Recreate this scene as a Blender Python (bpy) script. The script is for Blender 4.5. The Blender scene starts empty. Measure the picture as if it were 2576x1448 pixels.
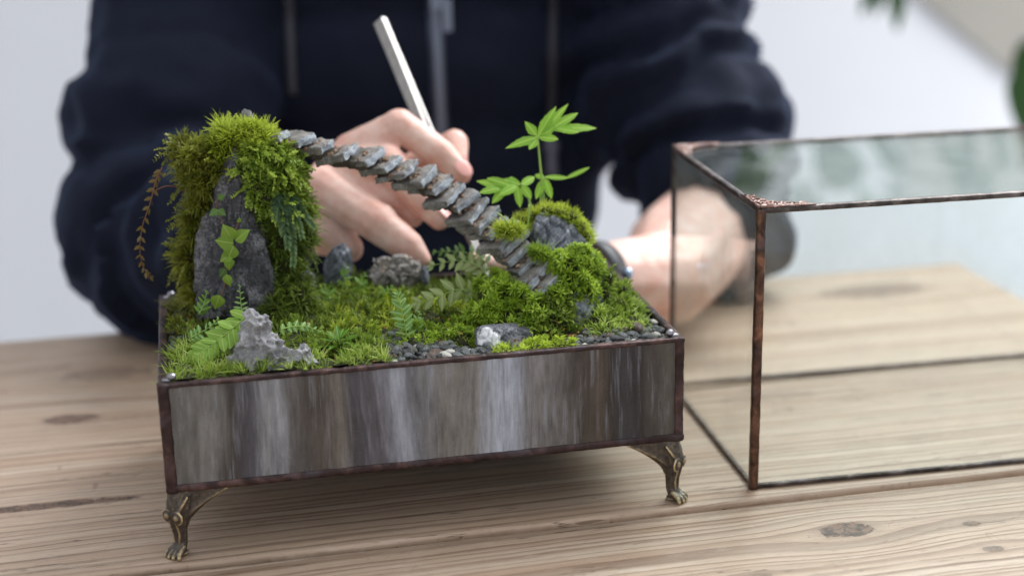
import bpy, bmesh, math, random
import numpy as np
from mathutils import Vector, Matrix, Quaternion

random.seed(7); RNG = np.random.default_rng(11)
S = bpy.context.scene
S.unit_settings.system = 'METRIC'; S.unit_settings.scale_length = 0.01      # one unit is one centimetre
COL = S.collection

# ------------------------------------------------------------------ camera
FOC, HC, PITCH, ROLL, BX, BY, YAW = 3811.664, 32.6892, .2971, -.0195, -16.131, 64.4343, .2074
def to_box(v):
    c, s = math.cos(YAW), math.sin(YAW); return np.array([v[0]*c+v[1]*s, -v[0]*s+v[1]*c, v[2]])
CAM = to_box((-BX, -BY, HC))
_f = np.array([0, math.cos(PITCH), -math.sin(PITCH)]); _u = np.array([0, math.sin(PITCH), math.cos(PITCH)]); _r = np.array([1., 0, 0])
RIGHT = to_box(_r*math.cos(ROLL)+_u*math.sin(ROLL)); UP = to_box(-_r*math.sin(ROLL)+_u*math.cos(ROLL)); FWD = to_box(_f)
cam = bpy.data.cameras.new('camera'); camo = bpy.data.objects.new('camera', cam); COL.objects.link(camo)
M = Matrix.Identity(4)
for i in range(3): M[i][0] = RIGHT[i]; M[i][1] = UP[i]; M[i][2] = -FWD[i]; M[i][3] = CAM[i]
camo.matrix_world = M
cam.lens = 36*FOC/2575; cam.sensor_width = 36; cam.clip_start = 1; cam.clip_end = 3000
cam.dof.use_dof = True; cam.dof.focus_distance = 73.2; cam.dof.aperture_fstop = 0.036; cam.dof.aperture_blades = 0
S.camera = camo
S.render.resolution_x = 1024; S.render.resolution_y = 575

# ------------------------------------------------------------------ light and exposure
w = bpy.data.worlds.new('World'); S.world = w; w.use_nodes = True
bg = w.node_tree.nodes['Background']; bg.inputs[0].default_value = (.93, .96, 1, 1); bg.inputs[1].default_value = .82
def area(name, loc, target, sx, sy, power, col):
    l = bpy.data.lights.new(name, 'AREA'); l.shape = 'RECTANGLE'; l.size = sx; l.size_y = sy; l.energy = power; l.color = col
    o = bpy.data.objects.new(name, l); COL.objects.link(o); o.location = loc
    o.rotation_euler = (Vector(target)-Vector(loc)).to_track_quat('-Z', 'Y').to_euler(); return o
area('window_light', (118, 80, 122), (14, 6, 6), 120, 100, 185000, (.97, .985, 1)).data.spread = math.radians(105)
area('wall_fill_light', (205, 100, -12), (105, 190, -5), 110, 80, 112000, (.97, .985, 1))  # added lamp to brighten the right of the wall, no second window known
area('overhead_fill_light', (20, -10, 190), (15, 15, 0), 160, 160, 70000, (1, .985, .96))  # unseen overhead fill lamp
S.view_settings.view_transform = 'Standard'; S.view_settings.look = 'None'; S.view_settings.gamma = 1; S.view_settings.exposure = 0
S.cycles.max_bounces = 8; S.cycles.transparent_max_bounces = 24; S.cycles.diffuse_bounces = 4; S.cycles.glossy_bounces = 4
S.cycles.caustics_reflective = False; S.cycles.caustics_refractive = False; S.cycles.use_denoising = True

# ------------------------------------------------------------------ picking helpers: a pixel of the photograph at a known depth or height
def _ray(px, py):
    return FWD + RIGHT*((px-1287.5)/FOC) - UP*((py-724.)/FOC)
def P(px, py, v):
    d = _ray(px, py); return CAM + d*((v-CAM[1])/d[1])
def Zp(px, py, z):
    d = _ray(px, py); return CAM + d*((z-CAM[2])/d[2])

# ------------------------------------------------------------------ noise
_perm = np.random.default_rng(3).permutation(256); _perm = np.concatenate([_perm, _perm])
_grad = np.random.default_rng(5).normal(size=(256, 3)); _grad /= np.linalg.norm(_grad, axis=1)[:, None]
def perlin(p):
    p = np.asarray(p, float); i = np.floor(p).astype(int); f = p-i; i &= 255; u = f*f*f*(f*(f*6-15)+10); r = 0
    for dx in (0, 1):
        for dy in (0, 1):
            for dz in (0, 1):
                h = _perm[_perm[_perm[(i[:, 0]+dx) & 255]+((i[:, 1]+dy) & 255)]+((i[:, 2]+dz) & 255)]
                g = (_grad[h]*(f-[dx, dy, dz])).sum(1)
                wt = (u[:, 0] if dx else 1-u[:, 0])*(u[:, 1] if dy else 1-u[:, 1])*(u[:, 2] if dz else 1-u[:, 2])
                r = r+wt*g
    return r
def fbm(p, o=4, ridged=False):
    r = 0; a = 1.; q = np.asarray(p, float)+17.3
    for k in range(o):
        n = perlin(q*2**k); r = r+a*((.5-abs(n))*1.0 if ridged else n); a *= .5
    return r
def nrm(a):
    a = np.asarray(a, float); return a/np.maximum(np.linalg.norm(a, axis=-1, keepdims=True), 1e-9)

# ------------------------------------------------------------------ materials
def srgb(r, g, b):
    f = lambda c: (c/255/12.92) if c <= 10 else ((c/255+.055)/1.055)**2.4
    return (f(r), f(g), f(b), 1)
class NT:
    def __init__(s, name):
        s.m = bpy.data.materials.new(name); s.m.use_nodes = True; s.t = s.m.node_tree; s.t.nodes.clear()
        s.out = s.t.nodes.new('ShaderNodeOutputMaterial')
    def n(s, ty, **k):
        x = s.t.nodes.new('ShaderNode'+ty)
        for a, b in k.items(): setattr(x, a, b)
        return x
    def L(s, a, b): s.t.links.new(a, b)
    def put(s, inp, v):
        if hasattr(v, 'is_output'): s.L(v, inp)
        else: inp.default_value = v
    def m2(s, op, a, b=0., c=None):
        x = s.n('Math', operation=op); s.put(x.inputs[0], a); s.put(x.inputs[1], b)
        if c is not None: s.put(x.inputs[2], c)
        return x.outputs[0]
    def mix(s, f, a, b, mode='MIX'):
        x = s.n('Mix', data_type='RGBA', blend_type=mode); s.put(x.inputs[0], f); s.put(x.inputs[6], a); s.put(x.inputs[7], b); return x.outputs[2]
    def noise(s, vec, scale, detail=4, rough=.55, dist=0., out=0):
        x = s.n('TexNoise'); x.inputs['Scale'].default_value = scale; x.inputs['Detail'].default_value = detail
        x.inputs['Roughness'].default_value = rough; x.inputs['Distortion'].default_value = dist
        if vec is not None: s.L(vec, x.inputs['Vector'])
        return x.outputs[out]
    def mapping(s, vec, scale, loc=(0, 0, 0)):
        x = s.n('Mapping'); x.inputs['Scale'].default_value = scale; x.inputs['Location'].default_value = loc; s.L(vec, x.inputs[0]); return x.outputs[0]
    def ramp(s, f, stops, interp='LINEAR'):
        x = s.n('ValToRGB'); s.L(f, x.inputs[0]); e = x.color_ramp.elements; x.color_ramp.interpolation = interp
        while len(e) < len(stops): e.new(.5)
        for q, (p, c) in zip(e, stops): q.position = p; q.color = c if len(c) == 4 else (*c, 1)
        return x.outputs[0]
    def sstep(s, f, a, b):
        x = s.n('MapRange', interpolation_type='SMOOTHSTEP'); s.put(x.inputs[0], f); x.inputs[1].default_value = a; x.inputs[2].default_value = b; return x.outputs[0]
    def obj(s): return s.n('TexCoord').outputs['Object']
    def bump(s, h, strength=.3, dist=.1):
        x = s.n('Bump'); x.inputs['Strength'].default_value = strength; x.inputs['Distance'].default_value = dist; s.L(h, x.inputs['Height']); return x.outputs[0]
    def pbr(s, col, rough=.5, metal=0., normal=None, **k):
        b = s.n('BsdfPrincipled'); s.put(b.inputs['Base Color'], col); s.put(b.inputs['Roughness'], rough); s.put(b.inputs['Metallic'], metal)
        if normal is not None: s.L(normal, b.inputs['Normal'])
        for a, v in k.items(): s.put(b.inputs[a], v)
        s.L(b.outputs[0], s.out.inputs[0]); return b

def foliage(name, dark, mid, light, trans=.35, rough=.45, spec=.35):
    t = NT(name); a = t.n('Attribute', attribute_name='tint').outputs['Fac']
    col = t.ramp(a, [(0, dark), (.5, mid), (1, light)])
    b = t.pbr(col, rough); b.inputs['Specular IOR Level'].default_value = spec
    tr = t.n('BsdfTranslucent'); t.L(t.mix(.5, col, light), tr.inputs[0])
    mx = t.n('MixShader'); mx.inputs[0].default_value = trans; t.L(b.outputs[0], mx.inputs[1]); t.L(tr.outputs[0], mx.inputs[2]); t.L(mx.outputs[0], t.out.inputs[0])
    return t.m
def leafmat(name, a, b, vein, trans=.3, rough=.4, sc=3.):
    t = NT(name); o = t.obj(); r = t.n('ObjectInfo').outputs['Random']
    c = t.mix(t.m2('ADD', t.m2('MULTIPLY', r, .6), t.m2('MULTIPLY', t.noise(o, sc, 3), .4)), a, b)
    y = t.n('SeparateXYZ'); t.L(o, y.inputs[0])
    ab = t.m2('ABSOLUTE', y.outputs[1]); c = t.mix(t.m2('LESS_THAN', ab, .022), c, vein)
    sy = t.m2('ABSOLUTE', t.m2('SUBTRACT', t.m2('FRACT', t.m2('MULTIPLY', t.m2('SUBTRACT', y.outputs[0], ab), 7.)), .5)); c = t.mix(t.m2('MULTIPLY', t.sstep(sy, .07, .02), .35), c, vein); blem = t.sstep(t.noise(o, 1.7*sc, 4, .7), .64, .74); c = t.mix(t.m2('MULTIPLY', blem, .3), c, srgb(150, 130, 60))
    bm = t.bump(t.m2('SUBTRACT', t.noise(o, sc*6, 2), t.m2('MULTIPLY', t.sstep(sy, .1, .02), .5)), .35, .04)
    p = t.pbr(c, rough, normal=bm); p.inputs['Specular IOR Level'].default_value = .4
    tr = t.n('BsdfTranslucent'); t.L(t.mix(.4, c, vein), tr.inputs[0])
    mx = t.n('MixShader'); mx.inputs[0].default_value = trans; t.L(p.outputs[0], mx.inputs[1]); t.L(tr.outputs[0], mx.inputs[2]); t.L(mx.outputs[0], t.out.inputs[0])
    return t.m
def rockmat(name, dark, mid, light, sc=1., vein=None, rough=.75, rust=None, stri=None):
    t = NT(name); o = t.obj()
    n1 = t.noise(o, .45*sc, 8, .68); n2 = t.noise(o, 5*sc, 6, .7)
    c = t.ramp(t.m2('ADD', t.m2('MULTIPLY', n1, .55), t.m2('MULTIPLY', n2, .45)), [(.33, dark), (.5, mid), (.68, light)])
    sp = t.sstep(t.noise(o, 26*sc, 2, .6), .60, .72); c = t.mix(t.m2('MULTIPLY', sp, .5), c, light)
    if rust: c = t.mix(t.m2('MULTIPLY', t.sstep(t.noise(o, .9*sc, 5, .7), .55, .68), .7), c, rust)
    if vein:
        col, (cx_, cy_, cz_), rad = vein
        d = t.n('VectorMath', operation='DISTANCE'); t.L(t.mapping(o, (1, 1, 1)), d.inputs[0]); d.inputs[1].default_value = (cx_, cy_, cz_)
        f = t.m2('ADD', d.outputs['Value'], t.m2('MULTIPLY', t.m2('SUBTRACT', t.noise(o, 1.6, 6, .7), .5), 1.5*rad))
        c = t.mix(t.sstep(f, rad, rad*.8), c, col)
    if stri:
        r_ = t.n('Mapping'); r_.inputs['Rotation'].default_value = (0, math.radians(42), 0); t.L(o, r_.inputs[0]); sn = t.noise(t.mapping(r_.outputs[0], (.5, 1.5, 3.2)), 1., 6, .68)
        c = t.mix(t.m2('MULTIPLY', t.sstep(sn, .54, .66), .75), c, light); c = t.mix(t.m2('MULTIPLY', t.sstep(sn, .47, .36), .7), c, dark)
    h = t.m2('ADD', t.noise(o, 4*sc, 8, .7), t.m2('MULTIPLY', t.noise(o, 22*sc, 4, .7), .35))
    t.pbr(c, rough, normal=t.bump(h, .7, .12)); return t.m

def wood():
    t = NT('weathered_cedar'); o = t.obj(); s = t.n('SeparateXYZ'); t.L(o, s.inputs[0]); u, v, z = s.outputs
    rnd = t.n('ObjectInfo').outputs['Random']
    knots = [(31.9, -4.6, 1.5, .75, 1.5, 1.0), (37.9, -5.4, .5, .28, .9, .85), (37.6, -8.1, .6, .3, .9, .7), (-5.8, 19.6, 1.6, .8, .7, .75), (-6.6, 7.6, 5.0, .42, .35, .85),
             (-4.0, 27.0, 3., 1.3, 1.1, .45), (49.6, 30.4, 4.2, 1.6, 1.1, .65), (34.5, 12.5, 3.2, 1.0, .8, .28), (14, -9.5, .9, .4, .9, .5), (3.5, 24.5, 3, 1.2, 1, .5), (26, -8, .7, .3, .9, .4)]
    wv = t.m2('ADD', v, t.m2('MULTIPLY', rnd, 37.))
    low = t.noise(t.mapping(o, (.022, .05, .2)), 1., 2, .5)
    wv = t.m2('ADD', wv, t.m2('MULTIPLY', t.m2('SUBTRACT', low, .5), 3.2))
    wv = t.m2('ADD', wv, t.m2('MULTIPLY', t.m2('SUBTRACT', t.noise(t.mapping(o, (.12, .25, .2)), 1., 3, .6), .5), .35))
    mask = None
    wob = t.m2('MULTIPLY', t.m2('SUBTRACT', t.noise(o, 1.1, 5, .72), .5), 2.6)
    for (ku, kv, a, b, amp, dk) in knots:
        du = t.m2('SUBTRACT', u, ku); dv = t.m2('SUBTRACT', v, kv)
        q = t.m2('ADD', t.m2('POWER', t.m2('ABSOLUTE', t.m2('DIVIDE', du, a*2.4)), 2.), t.m2('POWER', t.m2('ABSOLUTE', t.m2('DIVIDE', dv, b*2.6)), 2.))
        g = t.m2('EXPONENT', t.m2('MULTIPLY', q, -1.))
        wv = t.m2('SUBTRACT', wv, t.m2('MULTIPLY', t.m2('MULTIPLY', dv, g), amp*.62))
        q2 = t.m2('ADD', t.m2('POWER', t.m2('ABSOLUTE', t.m2('DIVIDE', du, a)), 2.), t.m2('POWER', t.m2('ABSOLUTE', t.m2('DIVIDE', dv, b)), 2.))
        qq = t.m2('ADD', q2, wob); k = t.m2('MULTIPLY', t.m2('ADD', t.m2('MULTIPLY', t.sstep(qq, 1.0, .7), .72), t.m2('MULTIPLY', t.sstep(qq, 2.2, .2), .38)), dk)
        mask = k if mask is None else t.m2('MAXIMUM', mask, k)
    cv = t.n('CombineXYZ'); t.L(t.m2('MULTIPLY', u, .02), cv.inputs[0]); t.L(wv, cv.inputs[1]); t.L(t.m2('MULTIPLY', rnd, 9.), cv.inputs[2])
    g1 = t.noise(cv.outputs[0], 1.05, 3, .6)                      # broad year bands
    cv2 = t.n('CombineXYZ'); t.L(wv, cv2.inputs[1])
    r = t.m2('ADD', t.m2('MULTIPLY', wv, 1.7), t.m2('MULTIPLY', t.noise(cv2.outputs[0], .42, 3, .6), 5.)); fr = t.m2('FRACT', r)
    cv4 = t.n('CombineXYZ'); t.L(t.m2('FLOOR', r), cv4.inputs[1]); t.L(t.m2('MULTIPLY', u, .04), cv4.inputs[0])
    ringamp = t.m2('ADD', .02, t.m2('MULTIPLY', t.noise(cv4.outputs[0], 1.7, 2, .6), 1.15))
    soft = t.m2('MULTIPLY', t.sstep(fr, .2, .97), t.sstep(fr, 1.0, .97))
    line = t.m2('MULTIPLY', t.m2('ADD', t.m2('MULTIPLY', t.m2('POWER', soft, 3.), .8), t.m2('MULTIPLY', soft, .16)), ringamp)
    crisp = t.m2('MULTIPLY', t.m2('MULTIPLY', t.sstep(fr, .84, .95), t.sstep(fr, 1.0, .985)), t.m2('MULTIPLY', ringamp, 1.15)); line = t.m2('MAXIMUM', line, crisp)
    cv3 = t.n('CombineXYZ'); t.L(t.m2('MULTIPLY', u, .12), cv3.inputs[0]); t.L(t.m2('MULTIPLY', v, 3.), cv3.inputs[1])
    fib = t.noise(cv3.outputs[0], 2.6, 5, .7)
    patch = t.noise(t.mapping(o, (.05, .12, .1)), 1., 4, .6)
    base = t.ramp(g1, [(.3, srgb(174, 148, 126)), (.52, srgb(191, 168, 147)), (.72, srgb(202, 185, 166))])
    base = t.mix(t.m2('MULTIPLY', t.sstep(fib, .42, .72), .42), base, srgb(132, 105, 84)); fib2 = t.noise(t.mapping(cv3.outputs[0], (2.2, 3.4, 1), (4, 9, 0)), 2.6, 4, .7); base = t.mix(t.m2('MULTIPLY', t.sstep(fib2, .52, .7), .25), base, srgb(212, 200, 186)); base = t.mix(t.m2('MULTIPLY', t.sstep(patch, .5, .75), .35), base, srgb(160, 134, 114))
    lb = t.m2('MULTIPLY', line, t.m2('ADD', .35, t.m2('MULTIPLY', t.noise(t.mapping(o, (.1, .4, .1)), 1., 3), .9)))
    base = t.mix(lb, base, srgb(104, 80, 62))
    wash = t.sstep(t.noise(t.mapping(o, (.3, .9, 1), (5, 3, 0)), 1., 6, .7), .56, .78); base = t.mix(t.m2('MULTIPLY', wash, .3), base, srgb(224, 212, 198))
    kc = t.ramp(t.noise(o, 1.6, 6, .7), [(.35, srgb(62, 48, 42)), (.6, srgb(128, 98, 78))])
    kcr = t.m2('ABSOLUTE', t.m2('SUBTRACT', t.noise(o, 1.4, 4, .6), .5)); kc = t.mix(t.m2('MULTIPLY', t.sstep(kcr, .035, .01), .8), kc, srgb(34, 27, 24))
    base = t.mix(mask, base, kc)
    speck = t.sstep(t.noise(t.mapping(o, (1, 1.8, 1)), 2.2, 2, .5), .73, .78); base = t.mix(t.m2('MULTIPLY', speck, .45), base, srgb(110, 84, 66))
    pore = t.sstep(t.noise(t.mapping(o, (.9, 7, 1)), 1.3, 4, .7), .60, .68); base = t.mix(t.m2('MULTIPLY', pore, .4), base, srgb(112, 86, 68))
    ck = t.m2('ABSOLUTE', t.m2('SUBTRACT', t.noise(t.mapping(o, (.05, 1.1, 1), (3, 8, 0)), 1.6, 3, .55), .5)); check = t.m2('MULTIPLY', t.sstep(ck, .009, .003), t.sstep(t.noise(t.mapping(o, (.06, .5, 1), (1, 20, 0)), 1., 3), .5, .6)); base = t.mix(t.m2('MULTIPLY', check, .75), base, srgb(78, 58, 46))
    sc_ = t.m2('ABSOLUTE', t.m2('SUBTRACT', t.noise(t.mapping(o, (.5, .16, 1), (13, 5, 0)), 1., 1, .5), .5)); scr = t.m2('MULTIPLY', t.sstep(sc_, .0022, .0008), t.sstep(t.noise(o, .25, 2), .55, .62)); base = t.mix(t.m2('MULTIPLY', scr, .5), base, srgb(120, 90, 72))
    ding = t.sstep(t.noise(t.mapping(o, (.35, 1.5, 1), (11, 4, 0)), 1.6, 3, .6), .70, .74); base = t.mix(t.m2('MULTIPLY', ding, .35), base, srgb(126, 92, 74))
    h = t.m2('SUBTRACT', t.m2('MULTIPLY', fib, .35), t.m2('MULTIPLY', line, .8)); h = t.m2('SUBTRACT', h, t.m2('MULTIPLY', mask, .6))
    h = t.m2('SUBTRACT', h, t.m2('MULTIPLY', t.sstep(t.noise(o, 3.2, 5, .75), .62, .72), .5))
    p = t.pbr(base, t.m2('ADD', .36, t.m2('MULTIPLY', fib, .2)), normal=t.bump(h, .5, .12)); p.inputs['Specular IOR Level'].default_value = .5
    return t.m

def streak_glass(name):
    t = NT(name); o = t.obj(); s = t.n('SeparateXYZ'); t.L(o, s.inputs[0]); c = t.n('CombineXYZ')
    x = t.m2('ADD', s.outputs[0], s.outputs[1])
    wob = t.m2('MULTIPLY', t.m2('SUBTRACT', t.noise(t.mapping(o, (.35, .35, .22)), 1., 2), .5), .7)
    lean = t.m2('MULTIPLY', s.outputs[2], t.m2('MULTIPLY', t.m2('SUBTRACT', t.noise(t.mapping(o, (.16, .16, 0)), 1., 1), .5), .35))
    t.L(t.m2('ADD', x, t.m2('ADD', t.m2('MULTIPLY', wob, .35), lean)), c.inputs[0]); t.L(t.m2('MULTIPLY', s.outputs[2], .11), c.inputs[2]); c.inputs[1].default_value = 3.3
    mid = t.noise(c.outputs[0], 1.6, 4, .62); fine = t.noise(c.outputs[0], 6., 5, .72)
    fade = t.noise(t.mapping(o, (.5, .5, .4), (9, 2, 4)), 1., 4, .6)
    xx = t.m2('DIVIDE', t.m2('ADD', t.m2('ADD', x, t.m2('MULTIPLY', wob, .35)), t.m2('ADD', t.m2('MULTIPLY', t.m2('SUBTRACT', mid, .5), 1.6), lean)), 25.2)
    q = lambda *k: srgb(*k)
    a = t.ramp(xx, [(0, q(88, 88, 84)), (.045, q(112, 110, 104)), (.085, q(126, 124, 120)), (.115, q(64, 58, 54)), (.15, q(76, 76, 92)), (.185, q(138, 140, 146)), (.215, q(148, 152, 160)), (.245, q(92, 88, 88)), (.29, q(84, 74, 64)), (.33, q(124, 114, 102)),
        (.365, q(70, 68, 80)), (.41, q(96, 92, 104)), (.445, q(152, 160, 178)), (.475, q(120, 124, 134)), (.52, q(128, 122, 114)), (.57, q(134, 130, 124)), (.61, q(172, 182, 202)), (.655, q(160, 170, 190)), (.69, q(130, 128, 128)), (.74, q(120, 116, 114)), (.785, q(70, 60, 52)), (.82, q(92, 76, 60)), (.85, q(52, 48, 48)), (.89, q(58, 56, 66)), (.92, q(46, 43, 44)), (.96, q(92, 86, 76)), (.985, q(52, 47, 46))])
    fine2 = t.noise(c.outputs[0], 2.6, 5, .7); lum = t.m2('ADD', -.72, t.m2('ADD', t.m2('MULTIPLY', fine, .85), t.m2('ADD', t.m2('MULTIPLY', fine2, 1.5), t.m2('MULTIPLY', fade, .75))))
    gr = t.n('CombineXYZ'); [t.L(lum, gr.inputs[k]) for k in range(3)]
    bw = t.n('RGBToBW'); t.L(a, bw.inputs[0]); cool = t.n('CombineXYZ'); [t.L(t.m2('MULTIPLY', bw.outputs[0], k_), cool.inputs[i_]) for i_, k_ in enumerate((.96, 1., 1.07))]; a = t.mix(.4, a, cool.outputs[0])
    b = t.mix(1., a, gr.outputs[0], 'MULTIPLY')
    milk = t.m2('MULTIPLY', t.sstep(t.noise(t.mapping(c.outputs[0], (1, 1, .7), (3, 9, 1)), 3.4, 5, .68), .5, .74), .42); b = t.mix(milk, b, q(150, 156, 170))
    dust = t.sstep(t.noise(o, 9, 2, .5), .74, .8); b = t.mix(t.m2('MULTIPLY', dust, .3), b, srgb(170, 170, 170))
    p = t.pbr(b, t.m2('ADD', .16, t.m2('MULTIPLY', t.noise(o, 1.3, 4), .2)), normal=t.bump(fine, .04, .05)); p.inputs['Specular IOR Level'].default_value = .4; p.inputs['Coat Weight'].default_value = .0
    return t.m

def copperfoil(name, dark, mid, light, sc=1.):
    t = NT(name); o = t.obj()
    n = t.noise(o, .8*sc, 5, .6, .6); n2 = t.noise(o, .5*sc, 3)
    c = t.ramp(n, [(.3, dark), (.5, mid), (.74, light)])
    c = t.mix(t.m2('MULTIPLY', t.sstep(n2, .5, .68), .55), c, srgb(84, 80, 88))
    h = t.m2('ADD', t.noise(o, 2.2*sc, 5, .6), t.m2('MULTIPLY', t.noise(o, 9*sc, 4), .3))
    t.pbr(c, t.m2('ADD', .32, t.m2('MULTIPLY', n, .25)), .75, normal=t.bump(h, .55, .12)); return t.m

def bronze():
    t = NT('antique_brass'); o = t.obj(); g = t.n('NewGeometry').outputs['Pointiness']
    e = t.sstep(t.m2('ADD', g, t.m2('MULTIPLY', t.m2('SUBTRACT', t.noise(o, 5, 4), .5), .05)), .502, .565)
    c = t.mix(e, t.ramp(t.noise(o, 4, 5), [(.3, srgb(66, 62, 60)), (.75, srgb(112, 104, 96))]), srgb(208, 188, 146))
    t.pbr(c, t.m2('SUBTRACT', .5, t.m2('MULTIPLY', e, .18)), .85, normal=t.bump(t.noise(o, 14, 4), .25, .04)); return t.m

def glass(name, tint, refl=1.):
    t = NT(name); lw = t.n('LayerWeight'); lw.inputs[0].default_value = .5
    f = t.m2('ADD', .035, t.m2('MULTIPLY', t.m2('POWER', lw.outputs['Facing'], 5.), .9)); f = t.m2('MULTIPLY', f, refl)
    tr = t.n('BsdfTransparent'); tr.inputs[0].default_value = tint; gl = t.n('BsdfGlossy'); gl.inputs[0].default_value = (.97, 1, .985, 1); gl.inputs['Roughness'].default_value = .015
    df = t.n('BsdfDiffuse'); df.inputs[0].default_value = (.75, .78, .78, 1)
    o = t.obj(); dust = t.m2('ADD', t.m2('MULTIPLY', t.sstep(t.noise(o, 7, 2, .5), .74, .79), .16), t.m2('MULTIPLY', t.sstep(t.noise(o, .35, 4), .3, .8), .05))
    m1 = t.n('MixShader'); t.L(f, m1.inputs[0]); t.L(tr.outputs[0], m1.inputs[1]); t.L(gl.outputs[0], m1.inputs[2])
    m2_ = t.n('MixShader'); t.L(dust, m2_.inputs[0]); t.L(m1.outputs[0], m2_.inputs[1]); t.L(df.outputs[0], m2_.inputs[2]); t.L(m2_.outputs[0], t.out.inputs[0]); return t.m

def skin():
    t = NT('skin'); o = t.obj(); n = t.noise(o, .9, 5, .65); red = t.n('Attribute', attribute_name='tint').outputs['Fac']
    c = t.ramp(n, [(.32, srgb(214, 166, 150)), (.5, srgb(226, 188, 174)), (.68, srgb(233, 204, 193))])
    c = t.mix(t.m2('MULTIPLY', t.sstep(red, .5, 1.), .3), c, srgb(206, 128, 112)); c = t.mix(t.m2('MULTIPLY', t.sstep(t.noise(t.mapping(o, (1, 1, 1), (7, 2, 5)), 2.2, 4, .7), .55, .75), .3), c, srgb(204, 140, 122))
    p = t.pbr(c, .48, normal=t.bump(t.m2('ADD', t.noise(o, 6, 5, .7), t.m2('MULTIPLY', t.noise(o, 1.6, 3), .8)), .3, .1)); p.inputs['Subsurface Weight'].default_value = .25
    p.inputs['Subsurface Radius'].default_value = (1, .35, .2); p.inputs['Subsurface Scale'].default_value = .35; return t.m
def fabric():
    t = NT('navy_fleece'); o = t.obj(); c = t.mix(t.noise(o, .25, 4), srgb(15, 19, 32), srgb(23, 29, 46))
    h = t.m2('ADD', t.noise(o, 9, 3), t.m2('MULTIPLY', t.noise(o, .35, 4), 2.5))
    p = t.pbr(c, .85, normal=t.bump(h, .35, .3)); p.inputs['Sheen Weight'].default_value = .28; p.inputs['Sheen Roughness'].default_value = .4; p.inputs['Sheen Tint'].default_value = srgb(110, 130, 180); p.inputs['Specular IOR Level'].default_value = .15; return t.m
def plain(name, col, rough=.5, metal=0., nsc=0., var=.1, bump=.1, **k):
    t = NT(name); o = t.obj(); c = col
    if nsc:
        n = t.noise(o, nsc, 5, .6); d = tuple(x*(1-var) for x in col[:3])+(1,); l = tuple(min(1, x*(1+var)) for x in col[:3])+(1,)
        c = t.ramp(n, [(.3, d), (.7, l)]); t.pbr(c, rough, metal, normal=t.bump(t.noise(o, nsc*4, 4), bump, .05), **k)
    else: t.pbr(c, rough, metal, **k)
    return t.m

MAT = dict(
    wood=wood(), panel=streak_glass('streaky_grey_glass'),
    foil=copperfoil('dark_copper_foil', srgb(40, 32, 32), srgb(66, 52, 52), srgb(112, 88, 84)),
    foil2=copperfoil('worn_copper_foil', srgb(36, 29, 26), srgb(92, 68, 56), srgb(158, 114, 90), 1.3),
    foil3=copperfoil('tinned_foil', srgb(42, 38, 37), srgb(78, 71, 68), srgb(134, 126, 122), 1.3),
    foilo=copperfoil('filigree_metal', srgb(70, 52, 48), srgb(136, 108, 98), srgb(196, 186, 184), 2.2),
    solder=plain('solder', srgb(150, 148, 155), .28, 1., 3., .35, .3), brass=bronze(),
    glass=glass('clear_pane', (.955, .975, .968, 1)), glasstop=glass('green_tinted_pane', (.925, .96, .945, 1), 1.1),
    skin=skin(), nail=plain('fingernail', srgb(232, 172, 164), .28), navy=fabric(), zip=plain('zip_tape', srgb(58, 66, 88), .5, .1, 2., .2), zipm=plain('zip_metal', srgb(120, 128, 145), .35, .9),
    cord=plain('grey_cord', srgb(48, 49, 58), .8, 0, 3., .2), aglet=plain('cord_tip', srgb(92, 92, 106), .4),
    steel=plain('brushed_steel', srgb(158, 155, 152), .4, 1., 2.5, .16, .1), black=plain('black_strap', srgb(46, 48, 52), .5, 0, 2., .3), glint=plain('glint_metal', srgb(150, 165, 190), .15, 1.),
    soil=plain('dark_soil', srgb(58, 44, 34), .95, 0, 3., .5, 1.), wall=plain('white_plaster', srgb(214, 215, 219), .9, 0, .05, .02), taupe=plain('taupe_panel', srgb(150, 146, 138), .9, 0, .03, .12),
    basalt=rockmat('dark_basalt', srgb(26, 27, 31), srgb(62, 63, 68), srgb(156, 156, 162), 1.6), slate=rockmat('blue_grey_slate', srgb(48, 52, 60), srgb(96, 102, 112), srgb(184, 190, 200), .9, stri=1),
    step=rockmat('stair_slate', srgb(84, 90, 98), srgb(150, 159, 168), srgb(224, 228, 232), 2.4), stepb=rockmat('darker_stair_stone', srgb(62, 60, 58), srgb(116, 113, 109), srgb(180, 177, 172), 2., rough=.9), mortar=rockmat('rusty_mortar', srgb(70, 54, 44), srgb(138, 108, 86), srgb(196, 186, 168), 1.5, rough=.9),
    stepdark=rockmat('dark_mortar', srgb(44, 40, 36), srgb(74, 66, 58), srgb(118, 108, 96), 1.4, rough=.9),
    pit=rockmat('pitted_limestone', srgb(84, 84, 86), srgb(146, 146, 149), srgb(214, 214, 217), 1.5, rough=.8), tan=rockmat('tan_broken_stone', srgb(70, 70, 74), srgb(128, 124, 120), srgb(208, 200, 188), 1.1, rust=srgb(176, 150, 118)),
)
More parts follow.
